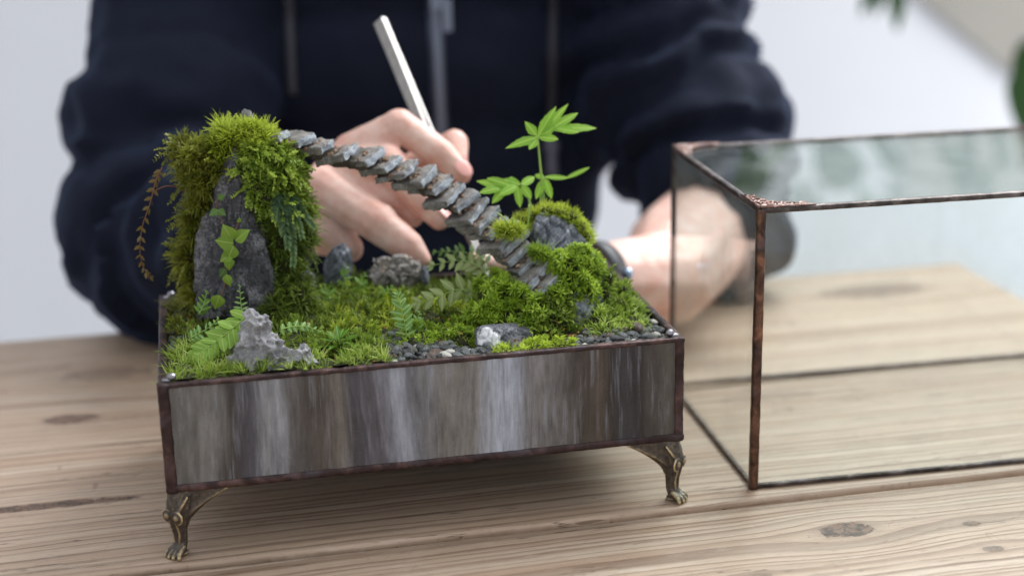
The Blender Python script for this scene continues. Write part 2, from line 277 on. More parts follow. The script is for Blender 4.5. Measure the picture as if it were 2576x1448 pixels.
G = dict(
    bright=foliage('bright_hair_moss', srgb(90, 115, 24), srgb(147, 175, 51), srgb(211, 225, 136), .35),
    olive=foliage('olive_moss', srgb(61, 65, 20), srgb(109, 115, 35), srgb(164, 172, 68), .3),
    lime=foliage('lime_moss', srgb(100, 120, 24), srgb(162, 181, 47), srgb(207, 220, 97), .4),
    mid=foliage('mid_green_moss', srgb(66, 86, 24), srgb(117, 143, 45), srgb(175, 197, 87), .35),
    deep=foliage('deep_green_moss', srgb(51, 67, 20), srgb(90, 111, 38), srgb(140, 160, 66), .3),
    star=foliage('star_moss', srgb(82, 108, 24), srgb(137, 168, 45), srgb(195, 219, 91), .38), starpale=foliage('pale_star_moss', srgb(117, 143, 27), srgb(179, 202, 54), srgb(217, 233, 110), .4),
    spike=foliage('blue_green_spikemoss', srgb(46, 70, 46), srgb(88, 116, 82), srgb(156, 186, 130), .3),
    litter=foliage('plant_litter', srgb(96, 56, 30), srgb(150, 92, 48), srgb(196, 158, 110), .1),
    core=plain('moss_base', srgb(42, 44, 16), .95, 0, 2.5, .5, .8),
)
LF = dict(
    frond=leafmat('frond_green', srgb(118, 158, 52), srgb(142, 182, 70), srgb(176, 204, 110)), ash=leafmat('ashen_fern_green', srgb(116, 134, 78), srgb(146, 162, 100), srgb(172, 182, 128), .2),
    palm=leafmat('palm_fern_green', srgb(108, 160, 34), srgb(140, 192, 54), srgb(184, 220, 100), .35), vine=leafmat('vine_green', srgb(108, 142, 40), srgb(136, 168, 56), srgb(166, 190, 96), .3),
    vined=leafmat('vine_dark_green', srgb(64, 96, 40), srgb(88, 124, 52), srgb(120, 150, 84), .25), ros=leafmat('glossy_green', srgb(72, 114, 32), srgb(104, 148, 48), srgb(144, 180, 90), .3, .22),
    brown=leafmat('wilted_brown', srgb(84, 58, 30), srgb(104, 96, 38), srgb(124, 106, 64), .3), small=leafmat('seedling_green', srgb(96, 140, 60), srgb(128, 172, 84), srgb(168, 200, 130), .3),
    pothos=leafmat('dark_pothos', srgb(30, 60, 22), srgb(44, 80, 30), srgb(64, 98, 46), .25, .35, .3), stem=plain('green_stem', srgb(140, 170, 80), .5), bstem=plain('brown_stem', srgb(112, 72, 44), .6),
)

# ------------------------------------------------------------------ mesh builder and object helpers
class MB:
    def __init__(s): s.v = []; s.f = {}; s.n = 0; s.t = []; s.k = 0
    def add(s, v, faces, tint=None, mat=0):
        v = np.asarray(v, float).reshape(-1, 3); s.v.append(v)
        for fa in (faces if isinstance(faces, list) else [faces]):
            fa = np.asarray(fa, int)
            if fa.size: s.f.setdefault((fa.shape[1], mat), []).append(fa+s.n)
        s.t.append(np.full(len(v), .5) if tint is None else np.broadcast_to(tint, len(v)).astype(float)); s.n += len(v)
    def mesh(s, name, mats, smooth=True):
        me = bpy.data.meshes.new(name); v = np.concatenate(s.v)
        loops, starts, mi, tot = [], [], [], 0
        for (k, m), l in s.f.items():
            fa = np.concatenate(l); loops.append(fa.ravel()); starts.append(np.arange(len(fa))*k+tot); tot += fa.size; mi.append(np.full(len(fa), m))
        loops = np.concatenate(loops); starts = np.concatenate(starts); mi = np.concatenate(mi)
        me.vertices.add(len(v)); me.vertices.foreach_set('co', v.ravel()); me.loops.add(len(loops)); me.loops.foreach_set('vertex_index', loops.astype(np.int32))
        me.polygons.add(len(starts)); me.polygons.foreach_set('loop_start', starts.astype(np.int32)); me.polygons.foreach_set('material_index', mi.astype(np.int32))
        me.polygons.foreach_set('use_smooth', np.full(len(starts), smooth))
        a = me.attributes.new('tint', 'FLOAT', 'POINT'); a.data.foreach_set('value', np.concatenate(s.t).astype(np.float32))
        for m in (mats if isinstance(mats, (list, tuple)) else [mats]): me.materials.append(m)
        me.update(calc_edges=True); me.validate(); return me
    def box(s, lo, hi, tint=None, mat=0, Mx=None):
        lo, hi = np.array(lo, float), np.array(hi, float)
        c = np.array([[x, y, z] for z in (0, 1) for y in (0, 1) for x in (0, 1)]); v = lo+c*(hi-lo)
        if Mx is not None: v = v@np.array(Mx.to_3x3()).T+np.array(Mx.translation)
        s.add(v, np.array([[0, 2, 3, 1], [4, 5, 7, 6], [0, 1, 5, 4], [2, 6, 7, 3], [0, 4, 6, 2], [1, 3, 7, 5]]), tint, mat)
    def tube(s, pts, rad, n=8, tint=None, mat=0, cap=True):
        pts = np.asarray(pts, float); m = len(pts); rad = np.broadcast_to(rad, m); T = nrm(np.gradient(pts, axis=0)); a = np.array([.31, .17, .94])
        if abs(T[0]@a) > .9: a = np.array([1., .1, 0])
        A = nrm(np.cross(T, a)); B = np.cross(T, A); th = np.arange(n)/n*2*np.pi
        v = pts[:, None]+rad[:, None, None]*(A[:, None]*np.cos(th)[None, :, None]+B[:, None]*np.sin(th)[None, :, None])
        i = np.arange(m-1)[:, None]*n; j = np.arange(n)[None]; k = (j+1) % n
        q = np.stack([i+j, i+k, i+n+k, i+n+j], -1).reshape(-1, 4); fs = [q]
        vv = v.reshape(-1, 3)
        if cap:
            vv = np.vstack([vv, pts[0], pts[-1]]); c0, c1 = m*n, m*n+1
            fs.append(np.stack([np.arange(n)*0+c0, (np.arange(n)+1) % n, np.arange(n)], -1)); fs.append(np.stack([np.arange(n)*0+c1, np.arange(n)+(m-1)*n, (np.arange(n)+1) % n+(m-1)*n], -1))
        s.add(vv, fs, tint, mat)
    def frommesh(s, me, tint=None, mat=0, flat=False):
        v = np.zeros(len(me.vertices)*3); me.vertices.foreach_get('co', v)
        me.calc_loop_triangles(); f = np.zeros(len(me.loop_triangles)*3, int); me.loop_triangles.foreach_get('vertices', f); s.add(v.reshape(-1, 3), f.reshape(-1, 3), tint, mat)
def link(o, parent=None, loc=None):
    COL.objects.link(o)
    if parent is not None: o.parent = parent; o.location = -parent.location if loc is None else loc
    return o
def props(o, label=None, cat=None, group=None, kind=None):
    for k, v in (('label', label), ('category', cat), ('group', group), ('kind', kind)):
        if v: o[k] = v
    return o
def thing(name, label, cat, loc=(0, 0, 0), group=None):
    o = bpy.data.objects.new(name, None); o.empty_display_size = 1; COL.objects.link(o); o.location = Vector([float(x) for x in loc]); return props(o, label, cat, group)
def part(name, mb, mat, parent, smooth=True, off=None):
    me = mb if isinstance(mb, bpy.types.Mesh) else mb.mesh(name, mat, smooth); o = bpy.data.objects.new(name, me)
    return link(o, parent, off)
def sub(name, mb, mat, parent, smooth=True):           # a child of a part: same frame as the part
    o = part(name, mb, mat, parent, smooth, Vector((0, 0, 0))); return o
def solo(name, mb, mat, label=None, cat=None, group=None, kind=None, base=None, smooth=True):
    me = mb if isinstance(mb, bpy.types.Mesh) else mb.mesh(name, mat, smooth); o = bpy.data.objects.new(name, me); COL.objects.link(o)
    if base is not None: me.transform(Matrix.Translation(-Vector(base))); o.location = Vector(base)
    return props(o, label, cat, group, kind)
def remesh(mb, voxel, smooth=4, factor=.5, sub=0):
    me = mb.mesh('tmp', []) if isinstance(mb, MB) else mb
    o = bpy.data.objects.new('tmp', me); COL.objects.link(o)
    r = o.modifiers.new('r', 'REMESH'); r.mode = 'VOXEL'; r.voxel_size = voxel; r.use_smooth_shade = True
    if smooth: q = o.modifiers.new('s', 'SMOOTH'); q.iterations = smooth; q.factor = factor
    if sub: q = o.modifiers.new('b', 'SUBSURF'); q.levels = sub
    dg = bpy.context.evaluated_depsgraph_get(); out = bpy.data.meshes.new_from_object(o.evaluated_get(dg)); bpy.data.objects.remove(o); return out
def coords(me):
    v = np.zeros(len(me.vertices)*3); me.vertices.foreach_get('co', v); n = np.zeros_like(v); me.vertices.foreach_get('normal', n); return v.reshape(-1, 3), n.reshape(-1, 3)
def setco(me, v): me.vertices.foreach_set('co', np.asarray(v).ravel()); me.update()
def setmat(me, *mats):
    me.materials.clear()
    for m in mats: me.materials.append(m)
    me.polygons.foreach_set('use_smooth', np.full(len(me.polygons), True)); return me
_ico = {}
def ico(n=2):
    if n not in _ico:
        b = bmesh.new(); bmesh.ops.create_icosphere(b, subdivisions=n, radius=1); _ico[n] = (np.array([x.co[:] for x in b.verts]), np.array([[x.index for x in f.verts] for f in b.faces])); b.free()
    return _ico[n]
def ell(mb, c, r, n=2, rot=None):
    v, f = ico(n); v = v*np.asarray(r, float)
    if rot is not None: v = v@np.array(Matrix(rot)).T
    mb.add(v+np.asarray(c, float), f)
def chain(mb, pr, n=2):                                # spheres along a poly-line of (point, radius)
    for (p, r), (q, s) in zip(pr[:-1], pr[1:]):
        p, q = np.array(p, float), np.array(q, float); d = np.linalg.norm(q-p); k = max(2, int(d/(min(r, s)*.22))+1)
        for t in np.linspace(0, 1, k): ell(mb, p+(q-p)*t, [r+(s-r)*t]*3, n)
def hull(pts):
    b = bmesh.new()
    for p in pts: b.verts.new([float(x) for x in p])
    bmesh.ops.convex_hull(b, input=b.verts); 
    bmesh.ops.delete(b, geom=[v for v in b.verts if not v.link_faces], context='VERTS'); me = bpy.data.meshes.new('h'); bmesh.ops.triangulate(b, faces=b.faces); b.to_mesh(me); b.free(); return me
def catmull(pts, k=8):
    p = np.asarray(pts, float); p = np.vstack([2*p[0]-p[1], p, 2*p[-1]-p[-2]]); o = []
    for i in range(1, len(p)-2):
        for t in np.linspace(0, 1, k, endpoint=False):
            a, b, c, d = p[i-1:i+3]; o.append(.5*((2*b)+(-a+c)*t+(2*a-5*b+4*c-d)*t*t+(-a+3*b-3*c+d)*t**3))
    o.append(p[-2]); return np.array(o)

# ------------------------------------------------------------------ table and wall
def plank(u0, u1, v0, v1, top, th=3.2, nx=160, seed=0):
    mb = MB(); x = np.linspace(u0, u1, nx); r = .22
    prof = []                                       # cross-section (v, z) with eased edges
    for a in np.linspace(0, np.pi/2, 5): prof.append((v0+r-r*math.sin(np.pi/2-a), top-r+r*math.sin(a)))
    for t in np.linspace(.05, .95, 12): prof.append((v0+(v1-v0)*t, top))
    for a in np.linspace(np.pi/2, 0, 5): prof.append((v1-r+r*math.cos(a), top-r+r*math.sin(a)))
    prof += [(v1, top-th), (v0, top-th)]; prof = np.array(prof); m = len(prof)
    q = np.stack([x*.09, np.full(nx, seed*3.1), np.zeros(nx)], 1); e0 = fbm(q, 3)*.14; e1 = fbm(q+[0, 7, 0], 3)*.14; dz = fbm(q+[0, 3, 0], 2)*.03
    v = np.zeros((nx, m, 3)); v[:, :, 0] = x[:, None]; near = (prof[:, 0] < (v0+v1)/2); v[:, :, 1] = prof[:, 0]+np.where(near, e0[:, None], e1[:, None])*(np.abs(prof[:, 0]-(v0+v1)/2) > (v1-v0)*.45)
    v[:, :, 2] = prof[:, 1]+dz[:, None]*0
    i = np.arange(nx-1)[:, None]*m; j = np.arange(m)[None]; k = (j+1) % m
    mb.add(v, [np.stack([i+j, i+m+j, i+m+k, i+k], -1).reshape(-1, 4)])
    mb.add(v[0], np.arange(m)[None, :]); mb.add(v[-1], np.arange(m)[None, ::-1]); return mb
table = thing('wooden_table', 'pale weathered wooden table of wide planks under the planter and glass cover', 'table', (0, 0, -3))
for i, (v0, v1, top) in enumerate([(-42, -21.2, -.12), (-21, -.86, -.2), (-.62, 15.0, 0), (15.2, 35.4, .0)]):
    part('plank', plank(-75, 58.6, v0, v1, top, seed=i), MAT['wood'], table)
mb = MB(); mb.box((-70, -30, -9), (55, -27, -3.4)); mb.box((-70, 30, -9), (55, 33, -3.4)); part('apron', mb, MAT['wood'], table, False)
mb = MB(); mb.box((-260, 190, -120), (360, 196, 240)); solo('wall_back', mb, MAT['wall'], kind='structure', smooth=False)
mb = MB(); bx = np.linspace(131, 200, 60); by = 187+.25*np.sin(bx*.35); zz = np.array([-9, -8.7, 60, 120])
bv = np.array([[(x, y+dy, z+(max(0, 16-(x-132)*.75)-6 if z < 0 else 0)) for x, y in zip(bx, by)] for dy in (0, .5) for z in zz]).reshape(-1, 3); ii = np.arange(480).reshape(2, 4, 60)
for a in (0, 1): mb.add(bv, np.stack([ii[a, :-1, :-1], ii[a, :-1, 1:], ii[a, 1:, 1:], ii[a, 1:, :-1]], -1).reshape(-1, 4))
solo('soft_shade_panel', mb, MAT['taupe'], 'taupe stand-in panel for a soft shadow-like blur high on the wall at right', 'stand-in panel')  # stand-in panel added for a soft shadow-like area on the wall
mb = MB(); mb.box((-300, -300, -76), (300, 300, -74)); solo('floor', mb, plain('pale_floor', srgb(232, 235, 240), .8), kind='structure', smooth=False)

# ------------------------------------------------------------------ planter
W, D, Z0, Z1 = 25.0, 14.217, 3.308, 8.687
planter = thing('planter', 'low stained glass planter box on brass claw feet holding the moss garden', 'planter', (W/2, D/2, 0))
def slab(lo, hi): mb = MB(); mb.box(lo, hi); return mb
part('front_panel', slab((.2, .06, Z0+.15), (W-.2, .36, Z1-.12)), MAT['panel'], planter, False)
part('rear_panel', slab((.2, D-.36, Z0+.15), (W-.2, D-.06, Z1-.12)), MAT['panel'], planter, False)
part('side_panel', slab((.06, .2, Z0+.15), (.36, D-.2, Z1-.12)), MAT['panel'], planter, False)
part('side_panel', slab((W-.36, .2, Z0+.15), (W-.06, D-.2, Z1-.12)), MAT['panel'], planter, False)
part('base_panel', slab((.3, .3, Z0+.05), (W-.3, D-.3, Z0+.3)), MAT['panel'], planter, False)
def strip(a, b, wx, wy, seed, lump=.035, rnd=3.2):     # a lumpy rounded strip of foil and solder between two points
    a, b = np.array(a, float), np.array(b, float); L = np.linalg.norm(b-a); n = max(6, int(L/.12)); t = np.linspace(0, 1, n); T = (b-a)/L
    A = np.array([0, 0, 1.]) if abs(T[2]) < .5 else np.array([1., 0, 0]); A = A-T*(A@T); A /= np.linalg.norm(A); B = np.cross(T, A); k = 16; th = np.arange(k)/k*2*np.pi
    cx = np.sign(np.cos(th))*np.abs(np.cos(th))**(2/rnd); cy = np.sign(np.sin(th))*np.abs(np.sin(th))**(2/rnd)
    base = a+t[:, None]*(b-a); ring = cx[None, :, None]*A*wx/2+cy[None, :, None]*B*wy/2; v = base[:, None]+ring
    p = v.reshape(-1, 3); d = fbm(p*1.7+seed*5, 3)*lump; p = p+nrm(np.broadcast_to(ring, v.shape).reshape(-1, 3))*d[:, None]
    mb = MB(); i = np.arange(n-1)[:, None]*k; j = np.arange(k)[None]; kk = (j+1) % k
    mb.add(p, [np.stack([i+j, i+kk, i+k+kk, i+k+j], -1).reshape(-1, 4), np.arange(k)[None, ::-1], (np.arange(k)+(n-1)*k)[None]]); return mb
e = .2
for i, (a, b, wx, wy) in enumerate([((0, e, Z1-.12), (W, e, Z1-.11), .25, .42), ((0, D-e, Z1-.12), (W, D-e, Z1-.11), .25, .42), ((e, 0, Z1-.125), (e, D, Z1-.115), .25, .42), ((W-e, 0, Z1-.125), (W-e, D, Z1-.115), .25, .42),
                                    ((0, e, Z0+.2), (W, e, Z0+.2), .42, .5), ((0, D-e, Z0+.2), (W, D-e, Z0+.2), .42, .5), ((e, 0, Z0+.205), (e, D, Z0+.205), .42, .5), ((W-e, 0, Z0+.205), (W-e, D, Z0+.205), .42, .5),
                                    ((.22, .22, Z0), (.22, .22, Z1-.02), .56, .56), ((W-.22, .22, Z0), (W-.22, .22, Z1-.02), .5, .5), ((.22, D-.22, Z0), (.22, D-.22, Z1-.02), .5, .5), ((W-.22, D-.22, Z0), (W-.22, D-.22, Z1-.02), .5, .5)]):
    part('foil_strip', strip(a, b, wx, wy, i), MAT['foil'], planter)
for (x, y) in ((.62, .55), (W-.6, .5), (.62, D-.55), (W-.6, D-.55)):
    mb = MB(); ell(mb, (x, y, Z1+.14), (.22, .2, .2), 3); ell(mb, (x-.2*np.sign(x-W/2)*-1, y, Z1+.02), (.26, .2, .1), 2); part('solder_ball', mb, MAT['solder'], planter)
# claw foot: corner at the origin, box towards +x +y, outward is -x -y
mb = MB(); dg = np.array([-.7071, -.7071, 0]); sd = np.array([.7071, -.7071, 0]); zt = Z0+.02
def dz(d, s, z): return dg*d+sd*s+np.array([0, 0, z])
chain(mb, [(dz(-.75, 0, 3.1), .66), (dz(-.55, 0, 2.5), .6), (dz(-.42, 0, 2.0), .47), (dz(-.46, 0, 1.3), .32), (dz(-.45, 0, .62), .29), (dz(-.3, 0, .38), .33)])
for sg in (-1, 1):
    w_ = np.array([1, 0, 0]) if sg > 0 else np.array([0, 1, 0]); o_ = np.array([.42, .42, 0]); q_ = np.array([0, 1, 0]) if sg > 0 else np.array([1, 0, 0])
    for t in np.linspace(0, 1, 22):
        lo = 1.7+1.48*t**.62; r_ = .3*(1-t)+.12
        for z in np.arange(lo, 3.24, .12): ell(mb, o_+w_*(t*2.1)-q_*.06+[0, 0, z], [r_]*3, 1)
        ell(mb, o_+w_*(t*2.15)-q_*(.24*(1-t)+.1)+[0, 0, lo-.02], [.16-.05*t]*3, 1)
    ell(mb, dz(.0, sg*.3, 2.1), (.2, .2, .2), 2); th = np.linspace(.3, 4.6, 14)
    for tt in th: ell(mb, dz(-.0, sg*(.3+.3*math.sin(tt)), 2.08-.3*math.cos(tt)), [.075]*3, 1)
    for k_ in range(3): chain(mb, [(dz(-.05, sg*(.08+.13*k_), 2.38), .07), (dz(-.09-.06*k_, sg*(.12+.19*k_), 2.7), .085), (dz(-.16-.13*k_, sg*(.15+.24*k_), 3.05), .07)], 1)
    chain(mb, [(dz(-.0, sg*.2, 1.85), .09), (dz(-.15, sg*.2, 1.2), .075), (dz(-.16, sg*.14, .7), .07)], 1)
for s_ in (-.36, -.12, .12, .36): chain(mb, [(dz(-.25, s_*.75, .5), .15), (dz(.1, s_, .3), .14), (dz(.34-abs(s_)*.35, s_*1.15, .13), .125)], 1)
ell(mb, dz(-.4, 0, .12), (.34, .34, .12), 2)
leg = remesh(mb, .05, 2, .4); v, n = coords(leg); v[:, 2] = np.clip(v[:, 2], 0, Z0+.03); setco(leg, v); setmat(leg, MAT['brass'])
for (x, y, r) in ((.12, .12, 0), (W-.12, .12, 90), (W-.12, D-.12, 180), (.12, D-.12, 270)):
    o = part('leg', leg, None, planter, off=Vector((x, y, 0))-planter.location); o.rotation_euler.z = math.radians(r)
mb = MB(); nx, ny = 80, 50
def ground(u, v):
    u, v = np.asarray(u, float), np.asarray(v, float)
    return 8.18+.35*np.exp(-((u-9)**2/30+(v-10)**2/12))+.7*np.exp(-((u-20)**2/7+(v-5.3)**2/6))+.12*perlin(np.stack([u*.7, v*.7, u*0], -1).reshape(-1, 3)).reshape(u.shape)
gx, gy = np.meshgrid(np.linspace(.37, W-.37, nx), np.linspace(.37, D-.37, ny)); gz = ground(gx, gy)
idx = np.arange(nx*ny).reshape(ny, nx); q = np.stack([idx[:-1, :-1], idx[:-1, 1:], idx[1:, 1:], idx[1:, :-1]], -1).reshape(-1, 4)
vg = np.stack([gx, gy, gz], -1).reshape(-1, 3); mb.add(vg, q); solo('soil', mb, MAT['soil'], 'dark damp soil filling the glass planter', None, kind='stuff')

# ------------------------------------------------------------------ glass cover
CW, CD, CH = 24.4, 15.42, 14.73
cover = thing('glass_cover', 'clear glass terrarium cover with copper edges standing beside the planter', 'glass cover', (28.79, .43, 0)); cover.rotation_euler.z = -.0335
def cpart(name, mb, mat, smooth=True): return part(name, mb, mat, cover, smooth, Vector((0, 0, 0)))
cpart('front_pane', slab((.2, .08, .1), (CW-.2, .28, CH-.1)), MAT['glass'], False); cpart('rear_pane', slab((.2, CD-.28, .1), (CW-.2, CD-.08, CH-.1)), MAT['glass'], False)
cpart('side_pane', slab((.08, .3, .1), (.28, CD-.3, CH-.1)), MAT['glass'], False); cpart('side_pane', slab((CW-.28, .3, .1), (CW-.08, CD-.3, CH-.1)), MAT['glass'], False)
cpart('top_pane', slab((.2, .2, CH-.24), (CW-.2, CD-.2, CH-.04)), MAT['glasstop'], False)
k = 0
for (x, y) in ((.2, .2), (CW-.2, .2), (CW-.2, CD-.2), (.2, CD-.2)):
    cpart('corner_strip', strip((x, y, .02), (x, y, CH-.05), .46 if y < 1 else .3, .46 if y < 1 else .3, 20+k, .02, 3.6), MAT['foil2'] if y < 1 else MAT['foil3']); k += 1
for z, nm, wd in ((.14, 'bottom_strip', .24), (CH-.12, 'top_strip', .3)):
    for a, b in (((.2, .2), (CW-.2, .2)), ((CW-.2, .2), (CW-.2, CD-.2)), ((CW-.2, CD-.2), (.2, CD-.2)), ((.2, CD-.2), (.2, .2))):
        cpart(nm, strip((*a, z), (*b, z), wd, .26 if nm == 'bottom_strip' else .42, 30+k, .015, 3.), MAT['foil3']); k += 1
def ornament(cx, cy, sx, sy):
    mb = MB(); zz = CH+.06
    def pt(a, b): return (cx+sx*a, cy+sy*b, zz)
    for fl in (0, 1):
        tr = (lambda a, b: pt(a, b)) if not fl else (lambda a, b: pt(b, a))
        for (a0, b0, r0, turns, ph) in ((.75, .55, .42, 1.6, 0), (1.55, .42, .34, 1.5, 2), (2.3, .28, .24, 1.4, .5), (1.15, .2, .16, 1.2, 1), (1.95, .16, .14, 1.2, 4)):
            th = np.linspace(0, turns*2*np.pi, 26); r = r0*(1-.75*th/th[-1]); mb.tube([tr(a0+rr*math.cos(t+ph), b0+rr*math.sin(t+ph)) for rr, t in zip(r, th)], np.linspace(.085, .05, 26), 6)
        mb.tube([tr(.1, .06), tr(1, .05), tr(2, .05), tr(2.9, .05)], [.08, .07, .06, .03], 6); mb.tube([tr(.9, .95), tr(1.4, .72), tr(2.1, .5), tr(2.75, .14)], [.05, .06, .05, .03], 6)
    ell(mb, pt(.3, .3), (.2, .2, .1)); ell(mb, pt(.95, .95), (.14, .14, .08))
    mb2 = MB(); return mb
for (x, y, sx, sy) in ((.05, .05, 1, 1), (CW-.05, .05, -1, 1), (CW-.05, CD-.05, -1, -1), (.05, CD-.05, 1, -1)): cpart('corner_ornament', ornament(x, y, sx, sy), MAT['foilo'])

# ------------------------------------------------------------------ rocks
def rock(pts, voxel, amp, freq, seed, sharp=.0, smooth=2, ridged=True, src=None):
    me = remesh(hull(pts) if src is None else src, voxel, smooth, .5); v, n = coords(me)
    d = fbm(v*freq+seed, 5)*amp+(fbm(v*freq*.8+seed*2, 4, True)-.75)*amp*ridged
    st_ = np.abs(perlin(v*[freq*2.2, freq*2.2, freq*.7]+seed)); d = d-amp*1.3*np.clip(.1-st_, 0, .1)*8
    v = v+n*d[:, None]; q = fbm(v*freq*3.5+seed*3, 4)*amp*.5; v = v+n*q[:, None]
    setco(me, v); return me
tr_pts = [P(588, 368, 9.3), P(600, 380, 10.2), P(560, 430, 9.2), P(520, 510, 9.2), P(488, 600, 9.4), P(490, 700, 9.0), P(505, 800, 8.6), P(625, 545, 8.4), P(665, 620, 8.4), P(690, 690, 8.5), P(690, 800, 8.2), P(600, 800, 7.9), P(640, 470, 8.9), P(610, 420, 9.2),
          P(560, 560, 8.3), P(570, 700, 7.9), P(700, 420, 10.5), P(720, 500, 11), P(720, 800, 11.5), P(540, 380, 11.5), P(470, 800, 12.5), P(500, 500, 12.5), P(620, 330, 11), P(660, 350, 11)]
slabs = MB()
for hp_ in ([P(588, 368, 9.2), P(600, 378, 9.8), P(545, 455, 9.0), P(620, 440, 9.0), P(530, 560, 9.0), P(650, 540, 9.2), P(604, 470, 8.35), P(612, 560, 8.05), P(520, 800, 8.6), P(690, 800, 8.6), P(600, 800, 7.9), P(700, 420, 10.8), P(720, 800, 11.5), P(540, 390, 11.5), P(480, 800, 12.5), P(500, 500, 12.3), P(640, 350, 11)],
            [P(505, 545, 9.3), P(548, 500, 9.0), P(486, 610, 9.3), P(488, 720, 8.9), P(500, 810, 8.5), P(575, 640, 7.95), P(560, 800, 7.75), P(545, 560, 8.5), P(590, 800, 8.6), P(500, 620, 11.5), P(500, 800, 11.5)],
            [P(632, 560, 8.6), P(668, 610, 8.3), P(694, 690, 8.3), P(640, 640, 7.75), P(700, 800, 8.0), P(640, 810, 7.5), P(610, 720, 7.8), P(690, 800, 10.5), P(650, 560, 10.5)]):
    slabs.frommesh(hull(hp_))
me = rock(None, .1, .15, .8, 3, smooth=1, ridged=.8, src=slabs); setmat(me, MAT['basalt']); tall = me
solo('tall_rock', me, None, 'tall dark pointed rock draped with moss at the top of the stone steps', 'rock', base=(4.5, 10, 8.2))
me = rock([P(600, 320, 10.6), P(612, 272, 10.6), P(630, 276, 10.4), P(645, 320, 10.5), P(625, 318, 10.1), P(600, 300, 11.2), P(640, 300, 11.2), P(620, 330, 11.3)], .05, .05, 1.5, 9); setmat(me, MAT['pit'])
solo('stone', me, None, 'small pale stone tip poking out of the moss above the tall rock', 'stone', base=P(620, 320, 10.8))
rr = [P(1345, 545, 6.8), P(1335, 620, 7.5), P(1362, 532, 7.2), P(1400, 540, 6.7), P(1440, 560, 6.6), P(1475, 605, 6.2), P(1492, 640, 6.0), P(1520, 700, 5.6), P(1545, 760, 5.4), P(1545, 830, 5.0), P(1440, 840, 3.4), P(1505, 830, 3.6), P(1450, 770, 3.6), P(1500, 765, 4.0), P(1380, 700, 4.9), P(1330, 830, 4.2),
      P(1440, 660, 5.2), P(1340, 560, 8.5), P(1450, 560, 8.6), P(1560, 760, 8.5), P(1330, 760, 8.5), P(1420, 600, 5.9)]
me = rock(rr, .09, .2, .65, 21, ridged=.6); setmat(me, MAT['slate']); rightrock = me
solo('mossy_rock', me, None, 'broad grey rock under moss at the foot of the stone steps', 'rock', base=(20.5, 5.5, 8.2))
# pitted viewing stone at the front left
mb = MB()
for (px, py, v_, r) in ((640, 815, 2.3, (.62, .6, .75)), (625, 850, 2.3, (.55, .55, .8)), (655, 870, 2.0, (.75, .7, .8)), (640, 905, 1.9, (1.0, .75, .75)), (690, 900, 1.9, (.9, .7, .6)), (735, 896, 1.8, (.8, .6, .5)), (765, 884, 1.75, (.42, .45, .48)), (775, 905, 1.7, (.5, .5, .45)), (665, 815, 2.3, (.45, .5, .6)), (600, 915, 2.1, (.6, .6, .35)), (690, 860, 2.2, (.45, .5, .5)), (700, 925, 1.7, (1.2, .6, .3))):
    ell(mb, P(px, py, v_), r, 3)
me = remesh(mb, .05, 3, .5); v, n = coords(me)
kk = RNG.choice(len(v), 420); pc = v[kk]+n[kk]*.05; sel = [];
for i_ in range(len(pc)):
    if all(np.linalg.norm(pc[i_]-pc[j_]) > .33 for j_ in sel): sel.append(i_)
pc = pc[sel]; pr_ = RNG.uniform(.24, .5, len(pc)); dmin = np.full(len(v), 9.)
for c_, r_ in zip(pc, pr_): dmin = np.minimum(dmin, np.linalg.norm((v-c_)*[1, 1, .85], axis=1)/r_)
d = .2-.46*np.clip(1-dmin**2, 0, 1)**.8+fbm(v*2.2, 4)*.07+fbm(v*7, 3)*.03; setco(me, v+n*d[:, None]); setmat(me, MAT['pit'])
solo('pitted_stone', me, None, 'pale grey pitted stone with a peak standing in bright moss near the front rim', 'stone', base=(5.3, 2, 8.2))
# dark stone with a white vein
wv_ = P(1222, 850, 1.7)
me = rock([P(1192, 825, 2.6), P(1190, 868, 2.3), P(1215, 820, 2.3), P(1212, 885, 1.7), P(1250, 875, 1.5), P(1262, 835, 1.9), P(1300, 822, 2.4), P(1340, 835, 2.4), P(1345, 880, 1.9), P(1290, 880, 1.7), P(1225, 815, 3.2), P(1330, 810, 3.4), P(1200, 870, 3.4), P(1340, 870, 3.4)], .06, .12, 1.1, 5)
o = solo('veined_stone', me, None, 'low dark stone with a white quartz patch beside the pebbles', 'stone', base=(16.5, 2.2, 8.2))
lv = Vector(wv_)-o.location; setmat(me, rockmat('quartz_veined_stone', srgb(50, 52, 58), srgb(96, 98, 106), srgb(190, 190, 196), 1.3, vein=(srgb(232, 234, 238), tuple(lv), .78)))
def small_rock(pts, label, mat, vx=.08, amp=.12, fr=.9, seed=1):
    me = rock(pts, vx, amp, fr, seed); setmat(me, MAT[mat]); b = np.mean(pts, 0); b[2] = 8.3; return solo('stone', me, None, label, 'stone', base=b)
small_rock([P(812, 660, 11.8), P(835, 622, 12), P(862, 606, 12), P(886, 625, 12), P(890, 665, 12), P(880, 720, 11.6), P(815, 720, 11.4), P(850, 640, 11.2), P(860, 620, 12.8), P(880, 700, 13), P(820, 700, 13)], 'pointed grey stone standing in moss below the little finger', 'slate', seed=31)
small_rock([P(928, 690, 10.6), P(935, 645, 11.2), P(985, 650, 10.8), P(1040, 648, 10.9), P(1062, 672, 10.8), P(1040, 690, 10.2), P(1030, 745, 10.0), P(950, 735, 10.0), P(990, 690, 9.9), P(950, 650, 12), P(1050, 660, 12), P(1040, 740, 12), P(940, 740, 12)], 'broken tan and grey stone in moss under the fingertip', 'tan', vx=.07, amp=.34, fr=1.1, seed=44)
small_rock([P(755, 680, 9.3), P(772, 650, 9.6), P(790, 690, 9.5), P(800, 760, 9), P(770, 770, 8.6), P(750, 740, 8.8), P(770, 700, 10.3), P(795, 760, 10.3)], 'narrow grey stone leaning on the tall rock above the dark moss', 'slate', seed=52)
